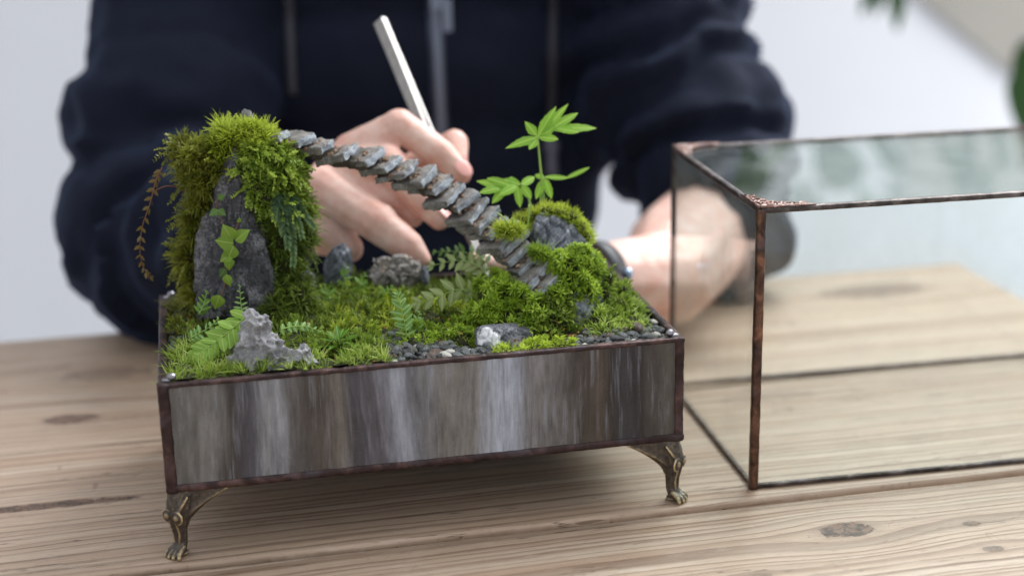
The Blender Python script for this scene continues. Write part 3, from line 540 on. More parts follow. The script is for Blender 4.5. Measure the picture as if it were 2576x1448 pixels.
small_rock([P(880, 800, 6.6), P(905, 788, 6.8), P(935, 800, 6.6), P(930, 825, 6.2), P(890, 825, 6.2), P(905, 815, 6.0), P(910, 800, 7.4)], 'flat dark grey stone lying behind the glossy rosette plant', 'slate', .05, .06, 1.6, 63)
small_rock([P(1060, 665, 11), P(1078, 668, 11), P(1080, 720, 10.6), P(1062, 725, 10.6), P(1070, 690, 10.4), P(1070, 700, 11.6)], 'thin dark stone standing right of the broken tan stone', 'slate', .05, .06, 1.6, 71)

# ------------------------------------------------------------------ stone staircase
st = [(712, 342, 9.8), (772, 354, 9.8), (825, 370, 9.75), (885, 382, 9.65), (945, 396, 9.5), (990, 414, 9.35), (1035, 426, 9.15), (1080, 444, 8.95), (1116, 467, 8.7), (1148, 488, 8.45), (1178, 508, 8.15), (1206, 532, 7.85), (1232, 553, 7.5), (1258, 573, 7.1), (1283, 594, 6.7), (1300, 612, 6.3), (1310, 640, 5.95), (1338, 664, 5.5), (1358, 692, 4.7), (1378, 722, 4.0)]
stairs = thing('stone_staircase', 'curved miniature staircase of grey stone slabs from the tall rock to the mossy rock', 'staircase', P(1000, 430, 9.4))
sp = np.array([P(*a) for a in st]); ns = len(sp); mort = MB(); under = MB()
for i in range(ns):
    t = i/(ns-1); yaw = math.radians(45+20*t); d = np.array([-math.cos(yaw), math.sin(yaw), .0]); wax = np.array([math.sin(yaw), math.cos(yaw), 0])
    roll = math.radians(9+22*min(1, t*1.25)); wax = wax*math.cos(roll+RNG.normal()*.09)+np.array([0, 0, math.sin(roll)]); nz = np.cross(wax, -d); nz = nz if nz[2] > 0 else -nz
    d = d+np.array([0, 0, RNG.uniform(-.2, -.08)]); jy = RNG.uniform(-.26, .26); d = nrm(d+wax*jy); wax = nrm(wax-d*(wax@d)); nz = np.cross(wax, -d); nz = nz if nz[2] > 0 else -nz
    wd = (1.22+.72*min(1, t*1.7))*RNG.uniform(.85, 1.15); ln = (2.1-.8*t)*RNG.uniform(.9, 1.1); th = RNG.uniform(.3, .44)
    b = bmesh.new(); bmesh.ops.create_cube(b, size=1)
    for q in b.verts: q.co = Vector((q.co.x*wd*(1+RNG.uniform(-.07, .07)), q.co.y*ln*(1+RNG.uniform(-.07, .07)), q.co.z*th*(1+RNG.uniform(-.15, .15))))
    bmesh.ops.bevel(b, geom=b.edges[:], offset=.05, segments=2, affect='EDGES', profile=.6); bmesh.ops.subdivide_edges(b, edges=b.edges[:], cuts=3, use_grid_fill=True); bmesh.ops.subdivide_edges(b, edges=b.edges[:], cuts=1, use_grid_fill=True); bmesh.ops.triangulate(b, faces=b.faces)
    me = bpy.data.meshes.new('step'); b.normal_update(); b.to_mesh(me); b.free(); v, n = coords(me); v = v+n*(fbm(v*1.8+i*7, 4)*.15+fbm(v*5+i, 4)*.06)[:, None]; setco(me, v)
    setmat(me, MAT['step'], MAT['stepb']); nf = np.zeros(len(me.polygons)*3); me.polygons.foreach_get('normal', nf); nf = nf.reshape(-1, 3); me.polygons.foreach_set('material_index', (nf[:, 1] > -.55).astype(np.int32)); me.update()  # riser faces take the lighter slate, all other faces the darker grey
    o = bpy.data.objects.new('step', me); COL.objects.link(o); o.parent = stairs
    Mx = Matrix((Vector(wax), Vector(d), Vector(nz))).transposed().to_4x4(); Mx.translation = Vector(sp[i]+d*ln*.5-np.array(stairs.location)); o.matrix_local = Mx
    if i < ns-1:
        c = (sp[i]+sp[i+1])/2+d*.24-nz*.1
        for k_ in range(7): ell(mort, c+wax*RNG.uniform(-.45, .45)*wd+d*RNG.uniform(-.12, .2)+nz*RNG.uniform(-.05, .06), RNG.uniform(.07, .14, 3), 2)
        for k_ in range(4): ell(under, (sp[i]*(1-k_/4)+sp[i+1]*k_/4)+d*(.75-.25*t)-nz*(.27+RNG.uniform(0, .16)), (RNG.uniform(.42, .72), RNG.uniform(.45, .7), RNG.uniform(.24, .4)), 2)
me = remesh(mort, .05, 1, .5); v, n = coords(me); setco(me, v+n*(fbm(v*4, 3)*.06)[:, None]); setmat(me, MAT['mortar']); part('mortar', me, None, stairs)['kind'] = 'stuff'
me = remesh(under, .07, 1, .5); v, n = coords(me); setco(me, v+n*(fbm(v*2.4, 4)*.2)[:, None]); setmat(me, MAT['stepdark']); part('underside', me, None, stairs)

# ------------------------------------------------------------------ moss
def blades(mb, Pp, Dd, L, Wd, bend=None, tint=None, mat=0):
    n = len(Pp); L = np.broadcast_to(L, n)[:, None]; Wd = np.broadcast_to(Wd, n)[:, None]; Dd = nrm(Dd)
    Sd = nrm(np.cross(Dd, RNG.normal(size=(n, 3)))); bd = np.zeros((n, 3)) if bend is None else bend
    p1 = Pp+Dd*L*.5+bd*L*.22; p2 = Pp+Dd*L*.93+bd*L*.95
    v = np.stack([Pp-Sd*Wd*.35, Pp+Sd*Wd*.35, p1+Sd*Wd*.5, p1-Sd*Wd*.5, p2], 1).reshape(-1, 3); i = np.arange(n)[:, None]*5
    tint = RNG.uniform(0, 1, n) if tint is None else tint
    tv = np.clip(np.stack([tint-.22, tint-.22, tint, tint, tint+.18], 1), 0, 1).ravel()
    mb.add(v, [i+np.array([[0, 1, 2, 3]]), i+np.array([[3, 2, 4]])], tv, mat)
def sample_blobs(bl, n, low=None, extra=None):
    C_ = np.array([b[0] for b in bl]); R_ = np.array([np.broadcast_to(b[1], 3) for b in bl], float); ar = (R_[:, 0]*R_[:, 1]+R_[:, 0]*R_[:, 2]+R_[:, 1]*R_[:, 2]); k = RNG.choice(len(bl), int(n*1.9), p=ar/ar.sum())
    s = nrm(RNG.normal(size=(len(k), 3))); p = C_[k]+s*R_[k]; nn = nrm(s/R_[k]); keep = np.ones(len(k), bool)
    for j in range(len(bl)): keep &= (k == j) | ((((p-C_[j])/R_[j])**2).sum(1) > .96)
    if low is not None: keep &= p[:, 2] > low(p)
    return p[keep][:n], nn[keep][:n]
GR = lambda p: ground(p[:, 0], p[:, 1])-.05
def inside_box(p): return (p[:, 0] > .4) & (p[:, 0] < W-.4) & (p[:, 1] > .42) & (p[:, 1] < D-.42)
def hairs(mb, p, n, L, Wd, spread=.5, grav=.0, curl=.4, tint=None):
    d = nrm(n+RNG.normal(size=p.shape)*spread+np.array([0, 0, .25])); b = RNG.normal(size=p.shape)*curl+np.array([0, 0, -grav])
    t = np.clip(.5+.9*perlin(p*1.1)+RNG.normal(size=len(p))*.18, 0, 1) if tint is None else tint
    blades(mb, p, d, L*RNG.uniform(.55, 1.2, len(p)), Wd*RNG.uniform(.7, 1.3, len(p)), b, t)
def tufts(mb, p, n, per, L, Wd, cone=.55, grav=.05, curl=.3, rad=.12):
    k = len(p); ax = nrm(n+RNG.normal(size=p.shape)*.28+[0, 0, .2]); t0 = np.clip(.5+.8*perlin(p*1.1)+RNG.normal(size=k)*.2, .05, 1); ls = L*RNG.uniform(.6, 1.25, k)
    i = np.repeat(np.arange(k), per); m = len(i); off = RNG.normal(size=(m, 3)); off -= ax[i]*(off*ax[i]).sum(1)[:, None]
    d = nrm(ax[i]+off*cone); b = RNG.normal(size=(m, 3))*curl*.5+off*curl*.6+[0, 0, -grav]
    blades(mb, p[i]+off*rad-ax[i]*.08, d, ls[i]*RNG.uniform(.75, 1.1, m), Wd*RNG.uniform(.7, 1.25, m), b, np.clip(t0[i]+RNG.normal(size=m)*.1, 0, 1))
def stars(mb, p, n, r, Wd, leaves=14, lift=.35):
    k = len(p); ax = nrm(n+RNG.normal(size=p.shape)*.35+[0, 0, .35]); A = nrm(np.cross(ax, RNG.normal(size=p.shape))); B = np.cross(ax, A); t0 = np.clip(.5+.8*perlin(p*1.3)+RNG.normal(size=k)*.15, 0, 1); top = p+ax*lift*RNG.uniform(.5, 1.3, k)[:, None]; rs = r*RNG.uniform(.7, 1.2, k)
    for j in range(leaves):
        th = j*2.39996+RNG.normal(size=k)*.15; el = .15+1.05*(j/leaves)+RNG.normal(size=k)*.08
        d = (A*np.cos(th)[:, None]+B*np.sin(th)[:, None])*np.cos(el)[:, None]+ax*np.sin(el)[:, None]; blades(mb, top-ax*.12*(1-j/leaves), d, rs*(1-.35*j/leaves), Wd, -ax*.22, np.clip(t0+.25*(j/leaves)-.08, 0, 1))
    blades(mb, p-ax*.1, ax, lift*1.3+.1, Wd*.6, None, t0*.5)
    for j in range(8):
        th = j*2.4; q = p+ax*(lift*j/9); d = A*math.cos(th)+B*math.sin(th)+ax*.5; blades(mb, q, d, rs*.7, Wd, -ax*.2, t0*.6)
def sprigs(mb, p, d, L, leaf, Wd, pairs=9, grav=.3, tint=None):
    k = len(p); d = nrm(d); sdv = nrm(np.cross(d, RNG.normal(size=p.shape))); L = np.broadcast_to(L, k)*RNG.uniform(.6, 1.15, k); t0 = np.clip(.5+.8*perlin(p*1.2)+RNG.normal(size=k)*.15, 0, 1) if tint is None else np.full(k, tint); g = np.array([0, 0, -grav])
    pos = lambda s: p+d*(L*s)[:, None]+g*(L*s*s)[:, None]
    for j in range(pairs):
        s0 = (j+.3)/pairs; q = pos(s0); T = nrm(d+2*g*s0)
        for sg in (-1, 1): blades(mb, q, sdv*sg+T*.75, leaf*(1-.55*s0**2)*RNG.uniform(.8, 1.2, k), Wd, RNG.normal(size=p.shape)*.12, np.clip(t0+.22*s0-.05, 0, 1))
    a = pos(0.); 
    for s0, s1 in ((0, .35), (.35, .7), (.7, 1.)): q0, q1 = pos(s0), pos(s1); blades(mb, q0, q1-q0, np.linalg.norm(q1-q0, axis=1)*1.2, Wd*.5, None, np.clip(t0+.1, 0, 1))
def moss(label, bl, mat, fn, core=.82, clip=False, name='moss'):
    mb = MB(); fn(mb, bl)
    cb = MB()
    for c, r in bl: ell(cb, c, np.broadcast_to(r, 3)*core, 2)
    me = remesh(cb, max(.06, min(.12, float(np.min(np.concatenate([np.atleast_1d(b[1]) for b in bl])))*.3)), 1, .5); v, n = coords(me); setco(me, v+n*(fbm(v*2, 3)*.12)[:, None]); mb.frommesh(me, .3, 1)
    for q in mb.v:
        k_ = (q[:, 1] < .45) & (q[:, 1] > -.8) & (q[:, 2] < Z1+.06) & (q[:, 2] > Z1-1.5); q[k_, 2] = Z1+.06; q[k_, 1] = np.maximum(q[k_, 1], .1)
    ctr = np.mean([b[0] for b in bl], 0); return solo(name, mb, [mat, G['core']], label, None, kind='stuff', base=ctr)
def patch(us, vs, r, n, h=.3, cond=None):               # low cushions scattered over the ground
    o = []
    while len(o) < n:
        u, v = RNG.uniform(*us), RNG.uniform(*vs)
        if cond and not cond(u, v): continue
        q = r*RNG.uniform(.75, 1.25); o.append((np.array([u, v, float(ground(u, v))+RNG.uniform(-.1, .1)]), np.array([q, q, h*RNG.uniform(.8, 1.3)])))
    return o
def up(n): return n*[.6, .6, 1]
# front left: pale curling hair moss
def f_(mb, bl):
    p, n = sample_blobs(bl, 620, GR); m = inside_box(p); m &= p[:, 1] > .7; tufts(mb, p[m], up(n[m]), 15, .62, .055, .4, .1, .5, .1)
moss('bright curling hair moss along the front left rim', patch((.7, 10.3), (.75, 2.1), .75, 44, .42)+patch((.7, 2.2), (2, 5), .7, 8, .45), G['bright'], f_)
def f_(mb, bl):
    p, n = sample_blobs(bl, 520, GR); m = inside_box(p); tufts(mb, p[m], up(n[m]), 13, .46, .055, .5, .05, .35); p, n = sample_blobs(bl, 240, GR); m = inside_box(p); sprigs(mb, p[m], nrm(n[m]+[0, 0, .8]+RNG.normal(size=n[m].shape)*.3), .9, .24, .075, 8, .3)
moss('mid green moss between the tall rock and the pitted stone', patch((1.2, 9.8), (3.2, 8.2), .9, 46, .5), G['mid'], f_)
def f_(mb, bl):
    p, n = sample_blobs(bl, 420, GR); m = inside_box(p); tufts(mb, p[m], n[m], 14, .5, .045, .6, .1, .3)
moss('olive moss in the back left corner of the planter', patch((.6, 3.4), (7.5, 13.6), .8, 26, .55), G['olive'], f_)
B_ = lambda px, py, v, r: (P(px, py, v), np.broadcast_to(np.array(r, float), 3))
# cloak of the tall rock
def f_(mb, bl):
    p, n = sample_blobs(bl, 620); tufts(mb, p, n, 16, .48, .06, .68, .08, .35); p, n = sample_blobs(bl, 70); sprigs(mb, p, nrm(n+RNG.normal(size=n.shape)*.4+[-.5, 0, .2]), 1.35, .3, .09, 10, .3); p, n = sample_blobs(bl, 300); sprigs(mb, p, nrm(n+RNG.normal(size=n.shape)*.4+[-.3, 0, .1]), .85, .16, .05, 10, .25)
moss('shaggy olive moss hanging down the left side of the tall rock', [B_(497, 385, 10.2, (.75, .9, .6)), B_(542, 415, 10.0, (.75, .8, .8)), B_(492, 440, 10.3, (.6, .9, .7)), B_(522, 455, 9.9, (.6, .8, .7)), B_(502, 505, 10.1, (.42, .7, .6)), B_(484, 545, 10.3, (.35, .6, .35)), B_(484, 590, 10.3, (.36, .7, .5)), B_(477, 640, 10.4, (.4, .7, .6)), B_(484, 690, 10.3, (.45, .7, .5)), B_(542, 372, 10.3, (.7, .8, .5)), B_(460, 655, 10.6, (.35, .6, .4)), B_(502, 735, 10.0, (.6, .8, .45)), B_(552, 425, 9.7, (.45, .6, .6)), B_(462, 365, 10.6, (.35, .5, .3)), B_(450, 400, 10.6, (.3, .5, .3))], G['olive'], f_)
def f_(mb, bl):
    p, n = sample_blobs(bl, 380); tufts(mb, p, n, 14, .4, .07, .75, .03, .4); p, n = sample_blobs(bl, 40); tufts(mb, p, n+[0, 0, .6], 6, .75, .06, .45, .03, .35); p, n = sample_blobs(bl, 200); sprigs(mb, p, nrm(n+[0, 0, .5]+RNG.normal(size=n.shape)*.35), .75, .13, .05, 9, .1)
moss('yellow green moss crowning the tall rock', [B_(580, 344, 10.0, (.6, .7, .5)), B_(620, 332, 10.0, (.7, .7, .5)), B_(660, 342, 10.1, (.65, .7, .42)), B_(640, 366, 9.6, (.6, .6, .4)), B_(555, 369, 10.0, (.5, .6, .5)), B_(565, 326, 10.4, (.42, .6, .35)), B_(690, 376, 10.2, (.5, .6, .42)), B_(600, 359, 9.9, (.5, .4, .35)), B_(562, 394, 9.7, (.35, .4, .35))], G['lime'], f_)
def f_(mb, bl):
    p, n = sample_blobs(bl, 360); tufts(mb, p, n, 14, .36, .06, .6, .05, .4); p, n = sample_blobs(bl, 300); sprigs(mb, p, nrm(n*.9+[0, -.2, -.35]+RNG.normal(size=n.shape)*.4), .85, .22, .1, 7, .25); p, n = sample_blobs(bl, 60); sprigs(mb, p, nrm(n*.9+[0, -.3, .1]+RNG.normal(size=n.shape)*.5), .95, .26, .12, 8, .35, .95)
moss('fresh green fern moss on the right shoulder of the tall rock', [B_(622, 392, 9.2, (.35, .35, .4)), B_(650, 400, 9.2, (.7, .6, .7)), B_(700, 400, 9.6, (.7, .7, .7)), B_(620, 425, 8.9, (.45, .45, .5)), B_(660, 450, 9.0, (.65, .55, .75)), B_(710, 455, 9.5, (.7, .7, .8)), B_(735, 430, 9.9, (.5, .7, .8)), B_(665, 500, 8.9, (.55, .5, .6)), B_(715, 515, 9.4, (.7, .7, .7)), B_(745, 500, 10, (.5, .7, .9)), B_(640, 470, 8.8, (.4, .4, .5))], G['mid'], f_)
def f_(mb, bl):
    p, n = sample_blobs(bl, 460); tufts(mb, p, n, 14, .48, .055, .6, .15, .35); p, n = sample_blobs(bl, 240); sprigs(mb, p, nrm(n+[0, 0, -.4]+RNG.normal(size=n.shape)*.4), .9, .16, .055, 10, .35)
moss('dark dense moss down the right flank of the tall rock', [B_(705, 560, 9.3, (.55, .6, .7)), B_(735, 560, 9.9, (.5, .7, .9)), B_(705, 610, 9.2, (.45, .6, .7)), B_(735, 620, 9.6, (.55, .7, .8)), B_(720, 670, 9.2, (.6, .7, .8)), B_(745, 700, 9.2, (.6, .7, .8)), B_(715, 730, 8.6, (.6, .7, .7)), B_(750, 750, 8.5, (.8, .8, .7)), B_(770, 520, 10.2, (.3, .5, .6)), B_(690, 770, 8.0, (.7, .7, .5)), B_(775, 600, 10, (.3, .5, .7))], G['deep'], f_)
# middle ground
def f_(mb, bl):
    p, n = sample_blobs(bl, 1000, GR); m = inside_box(p); tufts(mb, p[m], n[m], 13, .48, .07, .6, .05, .4); p, n = sample_blobs(bl, 420, GR); m = inside_box(p); sprigs(mb, p[m], nrm(n[m]+[0, 0, .7]+RNG.normal(size=n[m].shape)*.35), 1.0, .26, .09, 7, .3); p, n = sample_blobs(bl, 110, GR); m = inside_box(p); sprigs(mb, p[m], nrm(n[m]+[0, 0, .7]+RNG.normal(size=n[m].shape)*.4), 1.1, .3, .11, 7, .35, .98)
moss('dark green moss covering the hollow beneath the stone steps', patch((7.5, 17.5), (6.2, 13.5), 1.05, 70, .62), G['deep'], f_)
def f_(mb, bl):
    p, n = sample_blobs(bl, 2600, GR); m = inside_box(p); hairs(mb, p[m], n[m], .4, .05, .5, .05, .35); p, n = sample_blobs(bl, 170, GR); sprigs(mb, p, nrm(n+[0, 0, .8]+RNG.normal(size=n.shape)*.3), .85, .24, .07, 8, .3)
moss('leafy green moss around the glossy rosette plant', patch((7.2, 10.8), (2.6, 5.2), .6, 20, .4), G['mid'], f_)
def f_(mb, bl):
    p, n = sample_blobs(bl, 1800, GR); hairs(mb, p, n, .35, .04, .5, .05, .35); p, n = sample_blobs(bl, 90, GR); stars(mb, p, n, .52, .075, 15, .28)
moss('mid green star moss behind the middle pebbles', patch((12.2, 15.2), (3.3, 5.4), .65, 16, .5), G['star'], f_)
def f_(mb, bl):
    p, n = sample_blobs(bl, 1500, GR); hairs(mb, p, n, .35, .04, .5, .05, .35); p, n = sample_blobs(bl, 60, GR); m = inside_box(p); stars(mb, p[m], up(n[m]), .56, .065, 18, .25)
moss('yellow green star moss on the front rim below the veined stone', patch((15.9, 19.4), (.75, 1.35), .5, 16, .34), G['starpale'], f_)
def f_(mb, bl):
    p, n = sample_blobs(bl, 1500); m = p[:, 2] > 8.2; hairs(mb, p[m], n[m], .3, .05, .6, .05, .4); p, n = sample_blobs(bl, 190); m = (p[:, 2] > 8.4) & (n[:, 1] < .5); stars(mb, p[m], n[m], .62, .09, 14, .35)
moss('round cushion of star moss at the foot of the steps', [B_(1258, 752, 5.2, (.8, .8, .65)), B_(1232, 778, 4.8, (.65, .7, .55)), B_(1300, 765, 4.7, (.7, .7, .6)), B_(1290, 800, 4.1, (.8, .7, .6)), B_(1335, 775, 4.0, (.6, .6, .55)), B_(1235, 722, 5.8, (.5, .6, .5)), B_(1245, 815, 4.2, (.55, .6, .4)), B_(1275, 728, 5.5, (.5, .5, .5)), B_(1215, 745, 5.4, (.4, .5, .45)), B_(1320, 740, 4.4, (.35, .4, .4)), B_(1330, 812, 3.6, (.5, .5, .5)), B_(1210, 800, 5, (.5, .5, .35))], G['star'], f_)
def f_(mb, bl):
    p, n = sample_blobs(bl, 3800); m = p[:, 2] > 8.2; hairs(mb, p[m], n[m], .3, .06, .7, .05, .4); p, n = sample_blobs(bl, 330); m = (p[:, 2] > 8.3) & (n[:, 1] < .6); sprigs(mb, p[m], nrm(n[m]+[0, 0, .3]+RNG.normal(size=n[m].shape)*.5), .6, .2, .11, 6, .3)
moss('leafy creeping moss spilling over the front of the mossy rock', [B_(1350, 800, 3.7, (.8, .7, .8)), B_(1385, 775, 3.8, (.6, .5, .6)), B_(1560, 770, 4.8, (.5, .5, .5)), B_(1590, 790, 4.4, (.5, .5, .45)), B_(1540, 800, 4.0, (.55, .5, .45)), B_(1565, 735, 6.0, (.4, .5, .5)), B_(1520, 740, 4.9, (.3, .35, .4)), B_(1510, 790, 3.8, (.35, .3, .35)), B_(1400, 810, 3.4, (.7, .6, .7)), B_(1370, 845, 3.0, (.7, .6, .5)), B_(1415, 750, 4.0, (.45, .45, .5)), B_(1420, 840, 3.1, (.5, .5, .4)), B_(1330, 835, 3.2, (.5, .5, .5)), B_(1480, 840, 3.0, (.7, .5, .35)), B_(1530, 700, 5.4, (.3, .4, .5)), B_(1500, 690, 5.1, (.25, .3, .4))], G['mid'], f_)
def f_(mb, bl):
    p, n = sample_blobs(bl, 1200); hairs(mb, p, n, .3, .05, .55, .05, .35); p, n = sample_blobs(bl, 190); stars(mb, p, n, .5, .085, 13, .28)
moss('light green star moss on the shoulder of the mossy rock beside the lowest steps', [B_(1430, 670, 4.7, (.6, .55, .6)), B_(1460, 650, 5.0, (.55, .5, .5)), B_(1430, 705, 4.4, (.45, .45, .45)), B_(1405, 735, 4.0, (.35, .35, .35)), B_(1400, 690, 4.9, (.3, .35, .3)), B_(1490, 668, 5.3, (.3, .4, .4)), B_(1465, 690, 4.7, (.5, .5, .6)), B_(1440, 720, 4.3, (.5, .45, .5)), B_(1475, 725, 4.4, (.4, .4, .5)), B_(1410, 660, 5.0, (.35, .4, .35))], G['star'], f_)
def f_(mb, bl):
    p, n = sample_blobs(bl, 3200); hairs(mb, p, n, .3, .04, .5, .03, .35)
moss('strip of bright moss along the crest of the mossy rock', [B_(1375, 530, 7.4, (.45, .5, .28)), B_(1405, 533, 7.3, (.45, .5, .28)), B_(1435, 545, 7.2, (.45, .5, .3)), B_(1460, 570, 7.0, (.35, .5, .35)), B_(1475, 595, 6.8, (.28, .5, .35)), B_(1350, 545, 8, (.5, .6, .35)), B_(1320, 560, 8.3, (.5, .6, .35))], G['lime'], f_)
def f_(mb, bl):
    p, n = sample_blobs(bl, 900); hairs(mb, p, n+[0, 0, .3], .42, .045, .5, .1, .4)
moss('upper tuft of yellow moss growing on the stone steps', [B_(1275, 582, 6.3, (.36, .3, .22)), B_(1300, 578, 6.3, (.28, .3, .2)), B_(1258, 575, 6.5, (.2, .25, .16))], G['lime'], f_)
def f_(mb, bl):
    p, n = sample_blobs(bl, 800); hairs(mb, p, n+[0, 0, .3], .36, .045, .5, .1, .4)
moss('lower tuft of green moss growing on the stone steps', [B_(1350, 635, 5.3, (.3, .3, .24)), B_(1370, 640, 5.3, (.26, .3, .2))], G['star'], f_)
def f_(mb, bl):
    p, n = sample_blobs(bl, 260, GR); m = inside_box(p); tufts(mb, p[m], n[m], 14, .55, .07, .5, .1, .45); p, n = sample_blobs(bl, 140, GR); m = inside_box(p); stars(mb, p[m], n[m], .5, .08, 13, .25)
moss('bright tufted moss by the right rim behind the pebbles', patch((21.3, 23.6), (2.2, 4.8), .6, 14, .55)+patch((22.2, 23.9), (4.8, 9), .6, 12, .6), G['bright'], f_)
def f_(mb, bl):
    p, n = sample_blobs(bl, 4200, GR); m = inside_box(p); hairs(mb, p[m], n[m], .5, .05, .6, .05, .4)
moss('dark moss at the back right behind the mossy rock', patch((17.5, 24), (8.5, 13.5), 1.0, 34, .55), G['deep'], f_)

def f_(mb, bl):
    p, n = sample_blobs(bl, 520, GR); m = inside_box(p); tufts(mb, p[m], n[m], 14, .42, .065, .6, .04, .4); p, n = sample_blobs(bl, 120, GR); m = inside_box(p); sprigs(mb, p[m], nrm(n[m]+[0, 0, .8]+RNG.normal(size=n[m].shape)*.35), .9, .26, .1, 7, .3)
moss('fresh yellow green moss mounds in the middle below the stairs', patch((8.6, 12.4), (5.6, 8.4), .75, 16, .6)+patch((12.8, 16.2), (5.6, 8.2), .7, 12, .55), G['lime'], f_)
def f_(mb, bl):
    p, n = sample_blobs(bl, 420, GR); m = inside_box(p); tufts(mb, p[m], n[m], 14, .42, .065, .6, .04, .4); p, n = sample_blobs(bl, 110, GR); m = inside_box(p); sprigs(mb, p[m], nrm(n[m]+[0, 0, .8]+RNG.normal(size=n[m].shape)*.35), .95, .26, .1, 7, .3)
moss('soft green moss mounds between the standing grey stones', patch((8.4, 13.4), (9.2, 12.6), .85, 20, .7), G['mid'], f_)
# orange brown litter fallen into the moss
mb = MB(); n = 320; pu, pv_ = RNG.uniform(.7, W-.7, n), RNG.uniform(.8, D-.8, n); pz = ground(pu, pv_)+RNG.uniform(.1, .75, n); base_ = np.stack([pu, pv_, pz], 1)
blades(mb, base_, RNG.normal(size=(n, 3))*[1, 1, .35], RNG.uniform(.12, .34, n), RNG.uniform(.05, .13, n), RNG.normal(size=(n, 3))*.3)
solo('plant_litter', mb, G['litter'], 'scattered orange brown plant litter lying in the moss and gravel', None, kind='stuff', base=(12, 7, 8.3))
# ------------------------------------------------------------------ pebbles: each one a thing
pv, pf = ico(2); pmats = []
for nm, a, b, c in (('charcoal_pebble', (30, 32, 35), (54, 56, 59), (88, 90, 94)), ('grey_pebble', (62, 68, 71), (96, 102, 104), (136, 140, 140)), ('greenish_pebble', (56, 62, 54), (90, 97, 82), (128, 134, 116)), ('brown_pebble', (60, 48, 43), (92, 75, 67), (128, 110, 100)), ('pale_pebble', (160, 158, 150), (198, 196, 188), (226, 224, 218))):
    pmats.append(rockmat(nm, srgb(*a), srgb(*b), srgb(*c), 2.5, rough=.3))
pmesh = []
for i in range(10):
    v = pv*np.array([1, RNG.uniform(.8, .92), RNG.uniform(.48, .55)] if i % 3 == 0 else [1, RNG.uniform(.85, .95), RNG.uniform(.7, .82)] if i % 3 == 1 else [1.1, RNG.uniform(.62, .72), RNG.uniform(.55, .65)]); v = v*(1+fbm(pv*1.1+i*5, 2)*.22)[:, None]; mb = MB(); mb.add(v, pf)
    for k_ in range(5): pmesh.append((k_, mb.mesh('pebble', pmats[k_])))
pcol = ['dark charcoal', 'mid grey', 'greenish grey', 'brownish', 'pale cream']
def plabel(u, v, r, k_, where, fl):
    sz = 'small' if r < .19 else ('large' if r > .245 else 'medium')
    if 'left' in where and 'right' not in where: pl = 'against the left rim, ' + ('towards the front' if v < 7 else 'towards the tall rock')
    elif u < 18: pl = ('touching the front rim' if v < 1.05 else ('one row behind the rim' if v < 1.8 else 'well behind the rim')) + ', ' + ('by the bright hair moss' if u < 11.7 else 'below the feathery plants' if u < 13.1 else 'below the green star moss' if u < 14.4 else 'by the veined stone')
    else: pl = ('touching the front rim' if v < 1.05 else ('one row behind the rim' if v < 1.8 else 'against the right rim' if u > 23.6 else 'below the tufted moss')) + ', ' + ('by the yellow star moss' if u < 20.6 else 'below the mossy rock' if u < 22.2 else 'near the corner' if u < 23.5 else 'in the corner')
    return '%s %s %s pebble %s' % (sz, ('flat', 'plump', 'oval')[fl % 3], pcol[k_], pl)
def pebbles(regions, where, group, n, rmin=.17, rmax=.3, big=()):
    placed = []
    def put(u, v, r, k_):
        z = float(ground(u, v)); lay = sum(1 for q in placed if (q[0]-u)**2+(q[1]-v)**2 < (.9*(q[3]+r))**2)
        mi_ = random.randrange(10); me = pmesh[mi_*5+k_][1]; o = bpy.data.objects.new('pebble', me); COL.objects.link(o); o.location = (u, v, z+r*.35+min(lay, 1)*r*.75+.08); o.scale = (r*1.15,)*3
        o.rotation_euler = (RNG.normal()*.3, RNG.normal()*.3, RNG.uniform(0, 6.28)); props(o, plabel(u, v, r, k_, where, mi_), 'pebble', group); placed.append((u, v, z, r))
    for b_ in big: put(*b_)
    t = 0
    while len(placed) < n and t < 9000:
        t += 1; u0, u1, v0, v1 = regions[RNG.integers(len(regions))]; u, v = RNG.uniform(u0, u1), RNG.uniform(v0, v1); r = RNG.uniform(rmin, rmax)
        if sum((q[0]-u)**2+(q[1]-v)**2 < (.62*(q[3]+r))**2 for q in placed): continue
        put(u, v, r, int(RNG.choice(5, p=[.5, .24, .14, .08, .04])))
pebbles([(10.6, 15.6, .55, 2.0), (10.9, 14.0, 1.6, 3.1), (10.4, 11.6, 3, 5.6)], 'in the gravel at the middle of the front rim', 'pebbles at the middle of the front rim', 150, .15, .27, [(12.9, 1.35, .42, 3), (14.0, .85, .38, 1), (14.7, 1.0, .28, 2), (14.25, 1.8, .3, 0), (15.3, 1.1, .34, 0), (11.95, 1.1, .16, 4)])
pebbles([(19.6, 24.5, .55, 1.9), (20.6, 24.4, 1.4, 2.6), (23.7, 24.5, 2.3, 5.6)], 'in the gravel at the front right corner', 'pebbles at the front right corner', 130, .15, .26, [(19.6, 1.3, .3, 1), (20.2, .7, .27, 4), (22.9, 1.9, .38, 1), (23.3, 2.2, .34, 3)])
pebbles([(.55, 1.7, 5.4, 9.5)], 'in the gravel against the left rim', 'pebbles against the left rim', 34, .16, .26)

